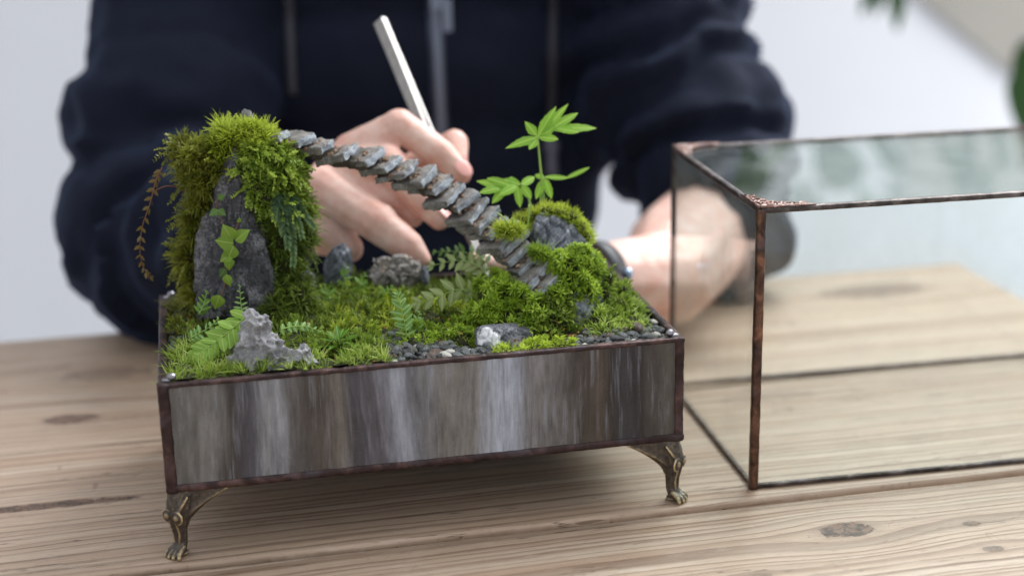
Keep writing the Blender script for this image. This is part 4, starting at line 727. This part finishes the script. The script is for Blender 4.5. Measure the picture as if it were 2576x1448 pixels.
# ------------------------------------------------------------------ leaves and plants
def leaf(Ln, Wd, prof, seg=10, fold=.25, droop=.25, lobes=0, lobe=.0, cols=2):
    s = np.linspace(0, 1, seg); wv = np.interp(s, np.linspace(0, 1, len(prof)), prof)*Wd/2
    if lobes: wv = wv*(1+lobe*np.cos(s*lobes*2*np.pi))
    c = np.linspace(-1, 1, 2*cols+1); x = s*Ln; z = -droop*Ln*s*s
    v = np.zeros((seg, len(c), 3)); v[:, :, 0] = x[:, None]; v[:, :, 1] = wv[:, None]*c; v[:, :, 2] = z[:, None]+fold*np.abs(wv[:, None]*c)-.18*np.abs(c)**2*wv[:, None]*1.2
    m = len(c); i = np.arange(seg-1)[:, None]*m; j = np.arange(m-1)[None]; mb = MB(); mb.add(v, [np.stack([i+j, i+j+m, i+j+m+1, i+j+1], -1).reshape(-1, 4)]); return mb
def frame(base, d, n):
    d = Vector(d).normalized(); n = Vector(n); n = (n-d*n.dot(d)).normalized(); y = n.cross(d); m = Matrix((d, y, n)).transposed().to_4x4(); m.translation = Vector(base); return m
def put_leaf(me, name, parent, base, d, n, sc=1.):
    o = bpy.data.objects.new(name, me); COL.objects.link(o); o.parent = parent; o.matrix_local = Matrix.Translation(-parent.location)@frame(base, d, n)@(Matrix.Scale(sc, 4) if np.isscalar(sc) else Matrix.Diagonal((*sc, 1))); return o
OV = [.05, .55, .85, 1, .98, .85, .6, .3, .02]; LAN = [.12, .5, .8, 1, .95, .8, .6, .35, .02]; RND = [.1, .7, 1, 1.02, .95, .8, .55, .3, .02]; STRAP = [.35, .7, .9, 1, 1, .95, .8, .5, .03]
def frond(name, label, cat, pts, n_pairs, ll, lw, mat, stem='stem', prof=OV, nv=(0, -.3, 1), ang=65, fold=.2, droop=.15, start=.05, taper=(.8, 1, .9, .6, .3), rs=.035, lobes=0, lobe=0., term=True, jit=.12, group=None):
    c = catmull(pts, 10); t = thing(name, label, cat, c[0], group); mb = MB(); mb.tube(c, np.linspace(rs, rs*.4, len(c)), 6); part('stem', mb, LF[stem], t)
    me = leaf(ll, lw, prof, 10, fold, droop, lobes, lobe).mesh('leaf', LF[mat]); ar = np.linspace(0, 1, len(c)); nv = np.array(nv, float)
    for i in range(n_pairs):
        s = start+(.97-start)*i/max(1, n_pairs-1); k = min(len(c)-2, int(s*(len(c)-1))); T = nrm(c[k+1]-c[max(0, k-1)]); B = nrm(np.cross(nv, T)); sc = np.interp(s, np.linspace(0, 1, len(taper)), taper)
        for sg in (-1, 1):
            a = math.radians(ang*(1-.25*s)+RNG.normal()*6); d = B*sg*math.sin(a)+T*math.cos(a)+nv*RNG.normal()*jit; put_leaf(me, 'leaf', t, c[k]+(T*.04*sg), d, nv+RNG.normal(size=3)*jit, sc*RNG.uniform(.9, 1.1))
    if term: put_leaf(me, 'leaf', t, c[-2], nrm(c[-1]-c[-3]), nv, taper[-1]*1.1)
    return t
vw = nrm(CAM-np.array([8, 5, 10]))
frond('fern_frond', 'bright green fern frond with scalloped leaflets left of the pitted stone', 'fern', [P(622, 793, 4.0), P(570, 838, 3.6), P(515, 880, 3.2), P(467, 917, 2.9)], 11, .82, .46, 'frond', prof=[.35, .8, .95, 1, 1, .95, .85, .6, .1], nv=nrm(vw+[0, 0, .6]), ang=62, taper=(.9, 1, .95, .8, .4), rs=.04, lobes=4, lobe=.06, droop=.1)
frond('fern_frond', 'ashen fern frond with oval leaflets left of the star moss cushion', 'fern', [P(1192, 735, 6.8), P(1150, 728, 6.6), P(1105, 745, 6.4), P(1052, 762, 6.3)], 6, .95, .44, 'ash', nv=nrm(vw+[0, 0, .2]), ang=60, taper=(.75, 1, 1, .85, .55), rs=.03)
frond('fern_frond', 'dull green fern frond drooping behind the ashen frond below the steps', 'fern', [P(1235, 705, 7.6), P(1200, 668, 8), P(1150, 655, 8.4), P(1085, 668, 8.8)], 8, .75, .36, 'ash', nv=nrm(vw+[0, 0, .3]), ang=62, taper=(.8, 1, .95, .8, .5))
frond('fern_frond', 'dark green fern frond under the middle of the staircase', 'fern', [P(1225, 660, 9), P(1190, 640, 10), P(1140, 632, 10.5), P(1090, 634, 11)], 9, .7, .3, 'vined', nv=nrm(vw+[0, 0, .3]), ang=65)
frond('feathery_plant', 'feathery upright green plant behind the middle pebbles', 'plant', [P(1024, 860, 4.2), P(1018, 815, 4.4), P(1008, 770, 4.6), P(1000, 738, 4.7)], 11, .62, .26, 'small', nv=nrm(vw+[.1, 0, .2]), ang=68, taper=(.7, 1, 1, .8, .4), jit=.3)
frond('feathery_plant', 'second feathery plant leaning right behind the middle pebbles', 'plant', [P(1040, 862, 4.5), P(1045, 820, 4.8), P(1055, 785, 5.0)], 8, .55, .24, 'small', nv=nrm(vw+[-.3, 0, .2]), ang=66, jit=.35)
frond('seedling', 'thin upright seedling with tiny paired leaflets above the bright frond', 'plant', [P(610, 800, 5.4), P(606, 765, 5.5), P(602, 715, 5.5)], 7, .42, .15, 'small', nv=nrm(vw), ang=80, taper=(1, 1, .8, .5, .25), rs=.03)
frond('seedling', 'light green sprig with round paired leaves right of the pitted stone', 'plant', [P(705, 828, 3.4), P(740, 820, 3.6), P(775, 822, 3.7), P(805, 834, 3.7)], 7, .36, .26, 'small', prof=RND, nv=nrm(vw+[0, 0, .5]), ang=72)
frond('seedling', 'small leafy sprig below the fern frond at the left', 'plant', [P(478, 850, 4.8), P(500, 838, 4.9), P(530, 820, 5.0), P(548, 800, 5.2)], 7, .42, .24, 'small', nv=nrm(vw+[0, 0, .4]), ang=68, jit=.3)
for (a, lab) in (([(860, 735, 10.4), (866, 700, 10.6), (872, 668, 10.8)], 'dark leafy sprig in front of the pointed grey stone'), ([(900, 745, 9.8), (905, 715, 10), (918, 690, 10.2)], 'dark leafy sprig between the pointed and the broken stones'), ([(830, 770, 9), (826, 740, 9.2), (815, 715, 9.4)], 'dark leafy sprig right of the narrow leaning stone'), ([(960, 770, 8.4), (970, 745, 8.6), (985, 722, 8.7)], 'dark leafy sprig below the broken tan stone'), ([(500, 790, 7.4), (512, 765, 7.6), (520, 735, 7.8)], 'leafy sprig against the lower left of the tall rock')):
    frond('seedling', lab, 'plant', [P(*q) for q in a], 5, .55, .26, 'ros', nv=nrm(vw+[0, 0, .4]), ang=60, jit=.4, rs=.03)
# palm-like fern behind the mossy rock
def lobed(name, label, stem_pts, hub, tips, mat, wd, tip0=.0):
    t = thing(name, label, 'fern', P(*stem_pts[0])); c = catmull([P(*q) for q in stem_pts], 8); mb = MB(); mb.tube(c, np.linspace(.075, .05, len(c)), 8); part('stem', mb, LF['stem'], t)
    for (bx, by, bv, tx, ty, tv, wdt, cv) in tips:
        a, b = P(bx, by, bv), P(tx, ty, tv); L_ = np.linalg.norm(b-a); me = leaf(L_, wdt*1.02, STRAP if wdt < .5 else LAN, 22, .25, cv, 5 if wdt > .4 else 0, .05).mesh('leaf', LF[mat]); d = (b-a); up_ = nrm(vw+[0, 0, .5])
        put_leaf(me, 'leaf', t, a, nrm(d+np.array([0, 0, L_*cv*.8])), up_)
    return t
lobed('palm_fern', 'tall fern with long pointed lobes rising above the mossy rock', [(1368, 512, 8.8), (1362, 450, 8.9), (1357, 400, 9), (1352, 345, 9)], None,
      [(1352, 345, 9, 1275, 376, 8.6, .5, .12), (1350, 342, 9, 1320, 306, 9.3, .55, .0), (1352, 345, 9, 1400, 268, 9.4, .55, .05), (1360, 338, 9, 1432, 262, 9.5, .5, .08), (1385, 325, 9, 1456, 286, 9.3, .45, .1), (1385, 325, 9, 1502, 328, 8.9, .48, .14), (1395, 322, 9, 1455, 335, 8.6, .42, .1), (1356, 345, 9, 1403, 352, 8.5, .45, .1), (1350, 348, 9, 1332, 376, 8.5, .5, .1), (1352, 346, 9.05, 1400, 318, 9, .5, .0)], 'palm', .5)
lobed('palm_fern', 'lower fern with drooping lobes between the steps and the tall fern', [(1335, 525, 8.6), (1330, 500, 8.8), (1322, 478, 9), (1310, 462, 9)], None,
      [(1310, 465, 9, 1262, 452, 9.4, .5, .1), (1312, 465, 9, 1345, 445, 9.4, .45, .05), (1312, 466, 9, 1335, 500, 8.6, .45, .1), (1300, 468, 9, 1258, 492, 8.5, .48, .12), (1285, 468, 9, 1225, 450, 9.2, .45, .1), (1265, 470, 9, 1198, 458, 9.2, .5, .12), (1262, 472, 9, 1208, 488, 8.6, .42, .15), (1275, 470, 9, 1240, 512, 8.6, .45, .12), (1300, 468, 9, 1308, 520, 8.4, .42, .15), (1290, 466, 9.1, 1285, 444, 9.5, .45, .1)], 'palm', .5)
lobed('palm_fern', 'small fern with one long curved lobe right of the tall stem', [(1362, 515, 8.7), (1360, 490, 8.8), (1362, 465, 8.8), (1372, 445, 8.9)], None,
      [(1372, 445, 8.9, 1430, 447, 8.9, .3, -.02), (1426, 447, 8.9, 1482, 420, 9, .26, -.05), (1368, 448, 8.9, 1386, 498, 8.4, .42, .25), (1368, 448, 8.9, 1345, 440, 9.2, .35, .1), (1366, 452, 8.9, 1350, 500, 8.5, .4, .15)], 'palm', .5)
# glossy rosette
c0 = P(852, 855, 3.3); c0[2] = 8.55; t = thing('rosette_plant', 'small rosette plant with glossy pointed green leaves right of the pitted stone', 'plant', c0)
mr = leaf(1.45, .42, [.3, .4, .55, .8, 1, 1, .85, .5, .03], 12, .3, .35).mesh('leaf', LF['ros'])
for i in range(22):
    th = i*2.39996; el = .2+.95*(i/22); d = np.array([math.cos(th)*math.cos(el), math.sin(th)*math.cos(el), math.sin(el)]); put_leaf(mr, 'leaf', t, c0+np.array([0, 0, .02*i]), d, (0, 0, 1) if el < 1. else (-math.cos(th), -math.sin(th), .3), (1-.5*i/22)*RNG.uniform(.85, 1.1))
# vine with round leaves on the tall rock
t = thing('vine', 'creeping vine with round yellow green leaves on the face of the tall rock', 'vine', P(570, 730, 7.7)); mb = MB()
mb.tube(catmull([P(545, 765, 7.6), P(560, 735, 7.6), P(568, 700, 7.6), P(572, 660, 7.8), P(582, 620, 7.9), P(590, 590, 8.0), P(600, 560, 8.2)], 6), .03, 6); mb.tube(catmull([P(582, 625, 7.9), P(560, 560, 8.1), P(545, 530, 8.3), P(548, 495, 8.5)], 6), .022, 6); part('stem', mb, LF['bstem'], t)
mv = leaf(1, .95, RND, 12, .3, .3).mesh('leaf', LF['vine']); mvd = leaf(1, .82, RND, 12, .22, .12).mesh('leaf', LF['vined'])
for i_, (bx, by, tx, ty, v_, s_, dk) in enumerate(((587, 612, 549, 606, 7.7, 1, 0), (586, 603, 563, 574, 7.75, 1, 0), (593, 606, 617, 578, 7.7, 1, 0), (587, 618, 573, 652, 7.6, 1, 0), (582, 640, 553, 655, 7.65, .9, 0), (575, 650, 580, 680, 7.6, .9, 0), (570, 690, 574, 718, 7.5, 1, 0), (552, 742, 540, 778, 7.4, .9, 0), (566, 675, 552, 700, 7.6, .8, 1), (548, 528, 528, 540, 8.1, 1, 1), (548, 528, 566, 540, 8.1, 1, 1), (548, 500, 565, 490, 8.3, .9, 1), (600, 560, 606, 540, 8.0, .5, 0))):
    a, b = P(bx, by, v_), P(tx, ty, v_-.15); L_ = np.linalg.norm(b-a); put_leaf(mvd if dk else mv, 'leaf', t, a, b-a, nrm(vw+RNG.normal(size=3)*.4), L_*s_*(1.12 if i_ < 4 else 1.1))
# wilted fern at the left
frond('wilted_fern', 'wilted brown fern frond drooping outside the left edge of the planter', 'fern', [P(408, 420, 9.6), P(392, 455, 9.5), P(378, 510, 9.4), P(358, 570, 9.4), P(352, 630, 9.4), P(362, 675, 9.4), P(378, 697, 9.4)], 15, .42, .22, 'brown', 'bstem', nv=nrm(vw+[.5, 0, 0]), ang=50, taper=(.9, 1, 1, .9, .7), jit=.5, rs=.035)
mb = MB(); mb.tube(catmull([P(480, 490, 9.9), P(450, 472, 9.8), P(420, 468, 9.6), P(392, 478, 9.5)], 8), .03, 6); o = bpy.data.objects['wilted_fern']; part('stalk', mb, LF['bstem'], o)
# blue-green spikemoss fronds on the tall rock
t = thing('spikemoss', 'blue green feathery spikemoss hanging from the right side of the tall rock', 'plant', P(705, 490, 8.8))
for a in ([(702, 482, 8.7), (700, 520, 8.4), (706, 560, 8.3), (712, 590, 8.3)], [(708, 486, 8.7), (722, 530, 8.4), (735, 580, 8.3), (738, 640, 8.2), (736, 668, 8.2)], [(712, 490, 8.8), (745, 510, 8.7), (770, 545, 8.7), (792, 572, 8.7)], [(706, 490, 8.7), (730, 520, 8.5), (750, 560, 8.5), (760, 600, 8.5)], [(700, 486, 8.6), (690, 520, 8.4), (690, 555, 8.3)], [(706, 486, 8.7), (712, 540, 8.3), (722, 600, 8.2), (724, 625, 8.2)]):
    c = catmull([P(*q) for q in a], 8); mb = MB(); mb.tube(c, np.linspace(.03, .015, len(c)), 5, .4); k = np.arange(1, len(c)); 
    for j in range(3):
        q = c[:-1]+(c[1:]-c[:-1])*j/3; T = nrm(c[1:]-c[:-1]); Bq = nrm(np.cross(T, vw)); tt = np.linspace(.25, .95, len(q))
        for sg in (-1, 1): blades(mb, q, Bq*sg+T*.9+RNG.normal(size=q.shape)*.08, np.linspace(.42, .22, len(q)), .085, T*.15, tt)
    part('frond', mb, G['spike'], t)
# thin sporophyte stalks
t = thing('moss_stalk', 'thin pale moss stalks with tiny tips standing on the stone steps', 'moss stalk', P(1290, 560, 6.4))
for a in ([(1285, 575, 6.3), (1268, 550, 6.2), (1250, 535, 6.2)], [(1325, 575, 6.2), (1330, 545, 6.2), (1330, 515, 6.2)], [(1295, 575, 6.3), (1290, 560, 6.3), (1288, 548, 6.3)]):
    c = catmull([P(*q) for q in a], 6); mb = MB(); mb.tube(c, np.linspace(.035, .05, len(c)), 6); part('stalk', mb, LF['stem'], t)

# ------------------------------------------------------------------ tweezers
TW0, TW1 = P(955, 52, 21.5), P(1228, 700, 12.9)
tw = thing('tweezers', 'long stainless steel tweezers held upright in the right hand', 'tweezers', TW1)
ax = nrm(TW1-TW0); sdv = nrm(RIGHT-ax*(RIGHT@ax)); dpv = np.cross(ax, sdv); LT = np.linalg.norm(TW1-TW0)
for sg in (-1, 1):
    mb = MB(); n = 40; s = np.linspace(0, 1, n); wd = np.interp(s, [0, .02, .25, .6, .9, 1], [.36, .38, .36, .27, .12, .05]); gap = sg*np.interp(s, [0, .1, .5, .85, 1], [.09, .095, .22, .17, .04]); th = .085
    side = nrm(sdv*.72+dpv*.69); nn_ = np.cross(ax, side); c = TW0+ax*(s*LT)[:, None]+nn_*gap[:, None]
    ring = [(-1, -1), (1, -1), (1, 1), (-1, 1)]; v = np.stack([c+side*(wd*a)[:, None]+nn_*th*b for a, b in ring], 1)
    i = np.arange(n-1)[:, None]*4; j = np.arange(4)[None]; k_ = (j+1) % 4; mb.add(v, [np.stack([i+j, i+k_, i+4+k_, i+4+j], -1).reshape(-1, 4), np.array([[3, 2, 1, 0]]), np.array([[0, 1, 2, 3]])+(n-1)*4]); part('tweezer_arm', mb, MAT['steel'], tw, False)

# ------------------------------------------------------------------ person
person = thing('person', 'person in a dark navy zip hoodie holding tweezers over the planter', 'person', (14, 48, -74))
hand = MB()
Hj = lambda px, py, v: P(px, py, v)
idx_ = [(Hj(880, 385, 18.8), 1.15), (Hj(1006, 318, 16.9), .98), (Hj(1104, 384, 16.0), .86), (Hj(1158, 436, 15.6), .66)]
mid_ = [(Hj(845, 425, 17.8), 1.2), (Hj(975, 405, 15.7), 1.0), (Hj(1062, 505, 14.6), .84), (Hj(1104, 552, 14.2), .62)]
rng_ = [(Hj(830, 440, 17.6), 1.15), (Hj(942, 478, 16.2), .9), (Hj(1008, 512, 15.6), .78), (Hj(1040, 548, 15.3), .58)]
pnk_ = [(Hj(810, 470, 16.6), 1.25), (Hj(945, 558, 13.9), 1.12), (Hj(1022, 616, 13.1), .92), (Hj(1058, 652, 12.7), .62)]
thb_ = [(Hj(900, 500, 20.5), 1.4), (Hj(1040, 430, 19.4), 1.1), (Hj(1142, 362, 18.2), .86), (Hj(1146, 415, 17.2), .66)]
for ch in (idx_, mid_, rng_, pnk_, thb_): chain(hand, ch)
WR = Hj(780, 560, 23.5)
for ch in (idx_, mid_, rng_, pnk_): chain(hand, [(ch[0][0], ch[0][1]), (ch[0][0]*.5+WR*.5, 1.45), (WR, 1.9)])
chain(hand, [(pnk_[0][0]+[0, .3, -.8], 1.2), (Hj(835, 580, 16.2), 1.15), (Hj(880, 625, 15.4), .8)]); chain(hand, [(Hj(820, 560, 17.5), 1.5), (Hj(830, 590, 18), 1.3), (WR, 1.9)])
chain(hand, [(thb_[0][0], 1.3), (WR, 1.9)]); ell(hand, Hj(1004, 316, 16.9), (1.02, 1.0, 1.0)); ell(hand, Hj(957, 553, 13.9), (.98, .95, .95))
EL = P(390, 560, 38); chain(hand, [(WR, 1.95), (np.array([5.4, 27.3, 8.8]), 2.4), (P(420, 660, 35), 3.4), (EL, 4.0), (P(405, 430, 40), 4.), (P(450, 250, 43), 4.2), (P(470, 100, 46), 4.4), (P(500, -110, 49), 4.6)])
hm = remesh(hand, .13, 5, .5); v, n = coords(hm); d = fbm(v*.9, 3)*.05; setco(hm, v+n*d[:, None])
# left forearm and hand (behind the mossy rock)
SHL, SHR = P(500, -110, 49), np.array([36., 49, 34.])
la = MB(); EL2 = P(1712, 640, 28.5); MD2 = P(1675, 700, 23.5); WR2 = P(1490, 700, 18.5)
chain(la, [(EL2, 3.9), (MD2, 3.2), (WR2, 2.1)]); HL = WR2+np.array([-2.6, -2.2, .2])
chain(la, [(WR2, 2.05), (HL, 1.9)])
for i in range(4):
    b = HL+np.array([-.6, -.4+i*.3, 1.0-i*.6]); k1 = b+np.array([-1.4, -.4, .4]); k3 = P(1196+i*14, 655+i*3, 13.6+i*.4)
    chain(la, [(HL*.5+b*.5, 1.2), (b, .95), (k1, .85), ((k1+k3)/2+[0, 0, .1], .78), (k3, .6)])
chain(la, [(HL+[.3, -.6, .3], 1.1), (HL+[-1., -1.2, .6], .9), (HL+[-2.4, -1.4, .4], .65)])
UA2 = P(1700, 120, 44); chain(la, [(EL2, 3.9), (P(1800, 545, 35), 3.6), (P(1745, 330, 40.3), 4.0), (P(1680, 210, 43), 4.2), (P(1640, 60, 46), 4.4), (SHR, 4.6)])
lm = remesh(la, .2, 5, .5)
tb = MB()
for z, rx, ry in ((-8, 15, 10), (0, 14.5, 9.5), (8, 15, 10), (16, 16, 10.5), (24, 17, 10.5), (32, 17, 9.5)): ell(tb, (18.5, 52, z), (rx, ry, 9), 3)
chain(tb, [(SHL, 5), (np.array([19, 52, 38.]), 6.5), (SHR, 5)]);  chain(tb, [(np.array([19, 52, 40.]), 5.5), (np.array([19, 51, 50.]), 5.2)]); ell(tb, (19, 49, 60), (7.2, 9, 11), 3)
for sx in (-1, 1): chain(tb, [(np.array([18.5+sx*8, 52, -12.]), 8.), (np.array([18.5+sx*9, 28, -18.]), 6.5), (np.array([18.5+sx*9, 26, -66.]), 4.5)])
tm = remesh(tb, .9, 3, .5)
bm_ = MB()
jt = [(c_[i_][0], c_[i_][1]*1.15) for c_ in (idx_, mid_, rng_, pnk_, thb_) for i_ in (0, 1, 2, 3)]
hv, _ = coords(hm); tint_ = np.full(len(hv), .5)
for p_, r_ in jt: tint_ = np.maximum(tint_, .5+.5*np.exp(-(np.linalg.norm(hv-np.array(p_), axis=1)/r_)**4))
for i_, m_ in enumerate((hm, lm, tm)): bm_.frommesh(m_, tint_ if i_ == 0 else None)
body = part('body', bm_, MAT['skin'], person)
def nail(p, ax_, nv, ln, wd):
    mb = MB(); v, f = ico(3); d = nrm(ax_); n_ = nrm(nv-d*(nv@d)); s_ = np.cross(n_, d); mb.add(p+(v[:, :1]*ln)*d+(v[:, 1:2]*wd)*s_+(v[:, 2:]*.1)*n_, f); return sub('fingernail', mb, MAT['nail'], body)
def nail_on(ch, nv, ln=.62, wd=.46, back=.12, lift=.92):
    a, b = np.array(ch[-2][0]), np.array(ch[-1][0]); d = nrm(b-a); nv = np.array(nv, float); n_ = nrm(nv-d*(nv@d)); nail(b-d*back+n_*ch[-1][1]*lift, d, n_, ln, wd)
nail_on(idx_, (.35, -.75, .35)); nail_on(mid_, (.8, -.45, .2)); nail_on(rng_, (.4, -.5, .8)); nail_on(thb_, (.9, -.1, .2))
# hoodie
hd = MB()
for z, rx, ry in ((-8, 16.5, 11), (0, 16, 11), (8, 16, 11), (16, 17, 11.5), (24, 18, 11.5), (33, 18, 11)): ell(hd, (17.6, 52, z), (rx, ry, 9.5), 3)
chain(hd, [(np.array([-2., 49, 33.]), 7), (np.array([18, 52, 38.]), 8.5), (np.array([39., 50, 33.]), 7)])
RS = [(P(500, -110, 49), 7.2), (P(470, 100, 46), 7.1), (P(450, 250, 43), 7.0), (P(405, 430, 40), 7.0), (P(390, 560, 38), 6.9), (P(420, 660, 35), 6.4), (np.array([3.6, 29.5, 7.4]), 5.2), (np.array([6.6, 25., 9.6]), 3.4)]
chain(hd, RS)
LS = [(np.array([36., 49, 34.]), 7.2), (P(1640, 60, 46), 7.2), (P(1680, 210, 43), 7.2), (P(1745, 330, 40), 7.0), (P(1785, 450, 37.5), 6.5), (P(1810, 545, 35.3), 5.8), (P(1800, 590, 33.5), 5.0)]
chain(hd, LS); ell(hd, P(1815, 160, 44.5), (2.0, 2.5, 1.5), 2); ell(hd, P(1895, 300, 42), (2.6, 3, 3.0), 2); ell(hd, P(1925, 450, 38.5), (2.2, 3, 3.5), 2)
chain(hd, [(P(1440, 100, 48), 5), (P(1430, 260, 48), 4), (P(1410, 420, 47), 3.2), (P(1400, 560, 47), 3)]); chain(hd, [(P(1500, 120, 47), 4), (P(1540, 290, 44), 3.2)])
hm2 = remesh(hd, .62, 4, .5); v, n = coords(hm2)
def seg_param(p, chn):
    best = np.full(len(p), 1e9); par = np.zeros(len(p)); acc = 0
    for (a, ra), (b, rb) in zip(chn[:-1], chn[1:]):
        ab = b-a; L_ = np.linalg.norm(ab); t = np.clip(((p-a)@ab)/(L_*L_), 0, 1); dd = np.linalg.norm(p-(a+t[:, None]*ab), axis=1)-(ra+(rb-ra)*t); k = dd < best; best[k] = dd[k]; par[k] = (acc+t*L_)[k]; acc += L_
    return best, par, acc
dsp = fbm(v*.11+3, 4)*1.0
for chn, f0, k0 in ((RS, .62, 1.), (LS, .7, 1.)):
    bst, par, tot = seg_param(v, chn); wgt = np.clip(1-bst/3., 0, 1)*np.clip((par-tot*.22)/(tot*.2), 0, 1); ph = fbm(v*.09+9, 3)*5.5
    dsp += wgt*(np.sin(par*f0*1.7+ph+v[:, 0]*.16)*.6+np.sin(par*f0*2.9+ph*1.6)*.3)
fr_ = np.clip((46-v[:, 1])/6, 0, 1)*np.clip((v[:, 2]-2)/6, 0, 1)*(1-np.clip(abs(v[:, 0]-17)/17, 0, 1)); dsp += fr_*(np.sin(v[:, 0]*.55+fbm(v*.06, 2)*4)*.6)
v2 = v+n*dsp[:, None]; setco(hm2, v2); setmat(hm2, MAT['navy'])
hood = part('hoodie', hm2, None, person)
dgx = bpy.context.evaluated_depsgraph_get()
from mathutils.bvhtree import BVHTree
bvh = BVHTree.FromPolygons([x.co[:] for x in hm2.vertices], [p.vertices[:] for p in hm2.polygons])
def on_cloth(px, py, lift=.15):
    d = Vector(_ray(px, py)).normalized(); h = bvh.ray_cast(Vector(CAM), d)
    return np.array(h[0])-np.array(d)*lift if h[0] is not None else P(px, py, 41)
zc = [on_cloth(1108-(300-y)*.05, y) for y in np.linspace(-160, 520, 30)]; zc = np.array(zc)
mb = MB(); wz = np.array([1., .0, 0]); 
for a, b_ in zip(zc[:-1], zc[1:]): mb.add(np.stack([a-wz*.55, a+wz*.55, b_+wz*.55, b_-wz*.55, a-wz*.6+[0, .3, 0], a+wz*.6+[0, .3, 0], b_+wz*.6+[0, .3, 0], b_-wz*.6+[0, .3, 0]]), [np.array([[0, 1, 2, 3], [0, 3, 7, 4], [1, 5, 6, 2]])])
zp = part('zipper', mb, MAT['zip'], person, False)
mb = MB(); zd = np.concatenate([np.linspace(zc[i], zc[i+1], 12, endpoint=False) for i in range(len(zc)-1)])
for i, q in enumerate(zd): mb.box(q+[-.28 if i % 2 else -.1, -.2, -.08], q+[.1 if i % 2 else .28, -.05, .08])
o = sub('zipper_teeth', mb, MAT['zipm'], zp, False); o['kind'] = 'stuff'
mb = MB(); q = on_cloth(1100, 5, .5); mb.box(q+[-.55, -.3, -.5], q+[.55, .2, .9]); mb.box(q+[.25, -.45, -2.1], q+[.95, -.28, .2]); sub('zipper_pull', mb, MAT['zipm'], zp, False)
for x0, x1, ye in ((1392, 1386, 352), (722, 735, 240)):
    c = np.array([on_cloth(x0+(x1-x0)*i/19, -150+(ye+150)*i/19, .25) for i in range(20)]); mb = MB(); mb.tube(c, .36, 8); ds = part('drawstring', mb, MAT['cord'], person)
    if ye > 300: mb = MB(); e0, e1 = on_cloth(1386, 350, .35), on_cloth(1388, 445, .35); mb.tube(np.linspace(e0, e1, 8), [.5, .62, .6, .45, .45, .45, .45, .4], 10); sub('cord_tip', mb, MAT['aglet'], ds)
# wrist strap on the left wrist
mb = MB(); axw = nrm(WR2-MD2); A_ = nrm(np.cross(axw, [0, 0, 1])); B2 = np.cross(axw, A_); cw = WR2+axw*.35; th = np.linspace(0, 2*np.pi, 41); rs_ = 2.12
for o0, o1 in ((-.75, .75),):
    v = np.array([[cw+axw*o+(A_*math.cos(t)+B2*math.sin(t))*(rs_+h) for (o, h) in ((o0, 0), (o0, .22), (o1, .22), (o1, 0))] for t in th]).reshape(-1, 3); i = np.arange(40)[:, None]*4; j = np.arange(4)[None]; k_ = (j+1) % 4; mb.add(v, [np.stack([i+j, i+k_, i+4+k_, i+4+j], -1).reshape(-1, 4)])
ws = part('wrist_strap', mb, MAT['black'], person); mb = MB(); cc = P(1578, 690, cw[1]-1.2); ell(mb, cc, (.35, .4, .45), 2); sub('strap_glint', mb, MAT['glint'], ws)  # bright metal bead put in for the bluish highlight on the strap

# ------------------------------------------------------------------ houseplant beyond the table
hp = thing('houseplant', 'large green houseplant with hanging leaves at the right behind the table', 'houseplant', (160, 128, -74))
mp = leaf(13, 8, [.3, .85, 1, .97, .85, .66, .44, .2, .01], 12, .2, .3).mesh('leaf', LF['pothos']); mp2 = leaf(11, 3.4, LAN, 12, .2, .25).mesh('leaf', LF['pothos'])
mb = MB(); c_ = catmull([(160, 128, -74), (158, 126, -20), (150, 125, 40), (128, 124, 62), (100, 122, 66), (78, 118, 60)], 8); mb.tube(c_, np.linspace(1.4, .4, len(c_)), 8); mb.tube(catmull([(128, 124, 62), (112, 114, 40), (104, 108, 22)], 8), .4, 8); part('stem', mb, LF['bstem'], hp)
tg = [(2600, 255, 105, -.1, -1, .95), (2630, 330, 108, -.3, -1, .9), (2635, 190, 108, -.5, -.8, .9)]
for (px, py, v_, dx, dzz, sc) in tg:
    b = P(px, py-95, v_); put_leaf(mp, 'leaf', hp, b, (dx, -.25, dzz), (-.3, -1, .3), sc*.85)
for (px, py, v_, dx, sc) in ((2195, -62, 118, -.25, .62), (2252, -60, 118, .12, .85), (2225, -110, 119, -.1, .9)):
    put_leaf(mp2, 'leaf', hp, P(px, py, v_), (dx, -.1, -1), (-.2, -1, .2), sc*.8)
for i in range(34):
    u, v_, z = RNG.uniform(62, 135), RNG.uniform(112, 140), RNG.uniform(36, 66); put_leaf(mp if i % 2 else mp2, 'leaf', hp, (u, v_, z), (RNG.normal()*.6, RNG.normal()*.5, -1+RNG.normal()*.3), (RNG.normal()*.4, -1, .4), RNG.uniform(.7, 1.2))
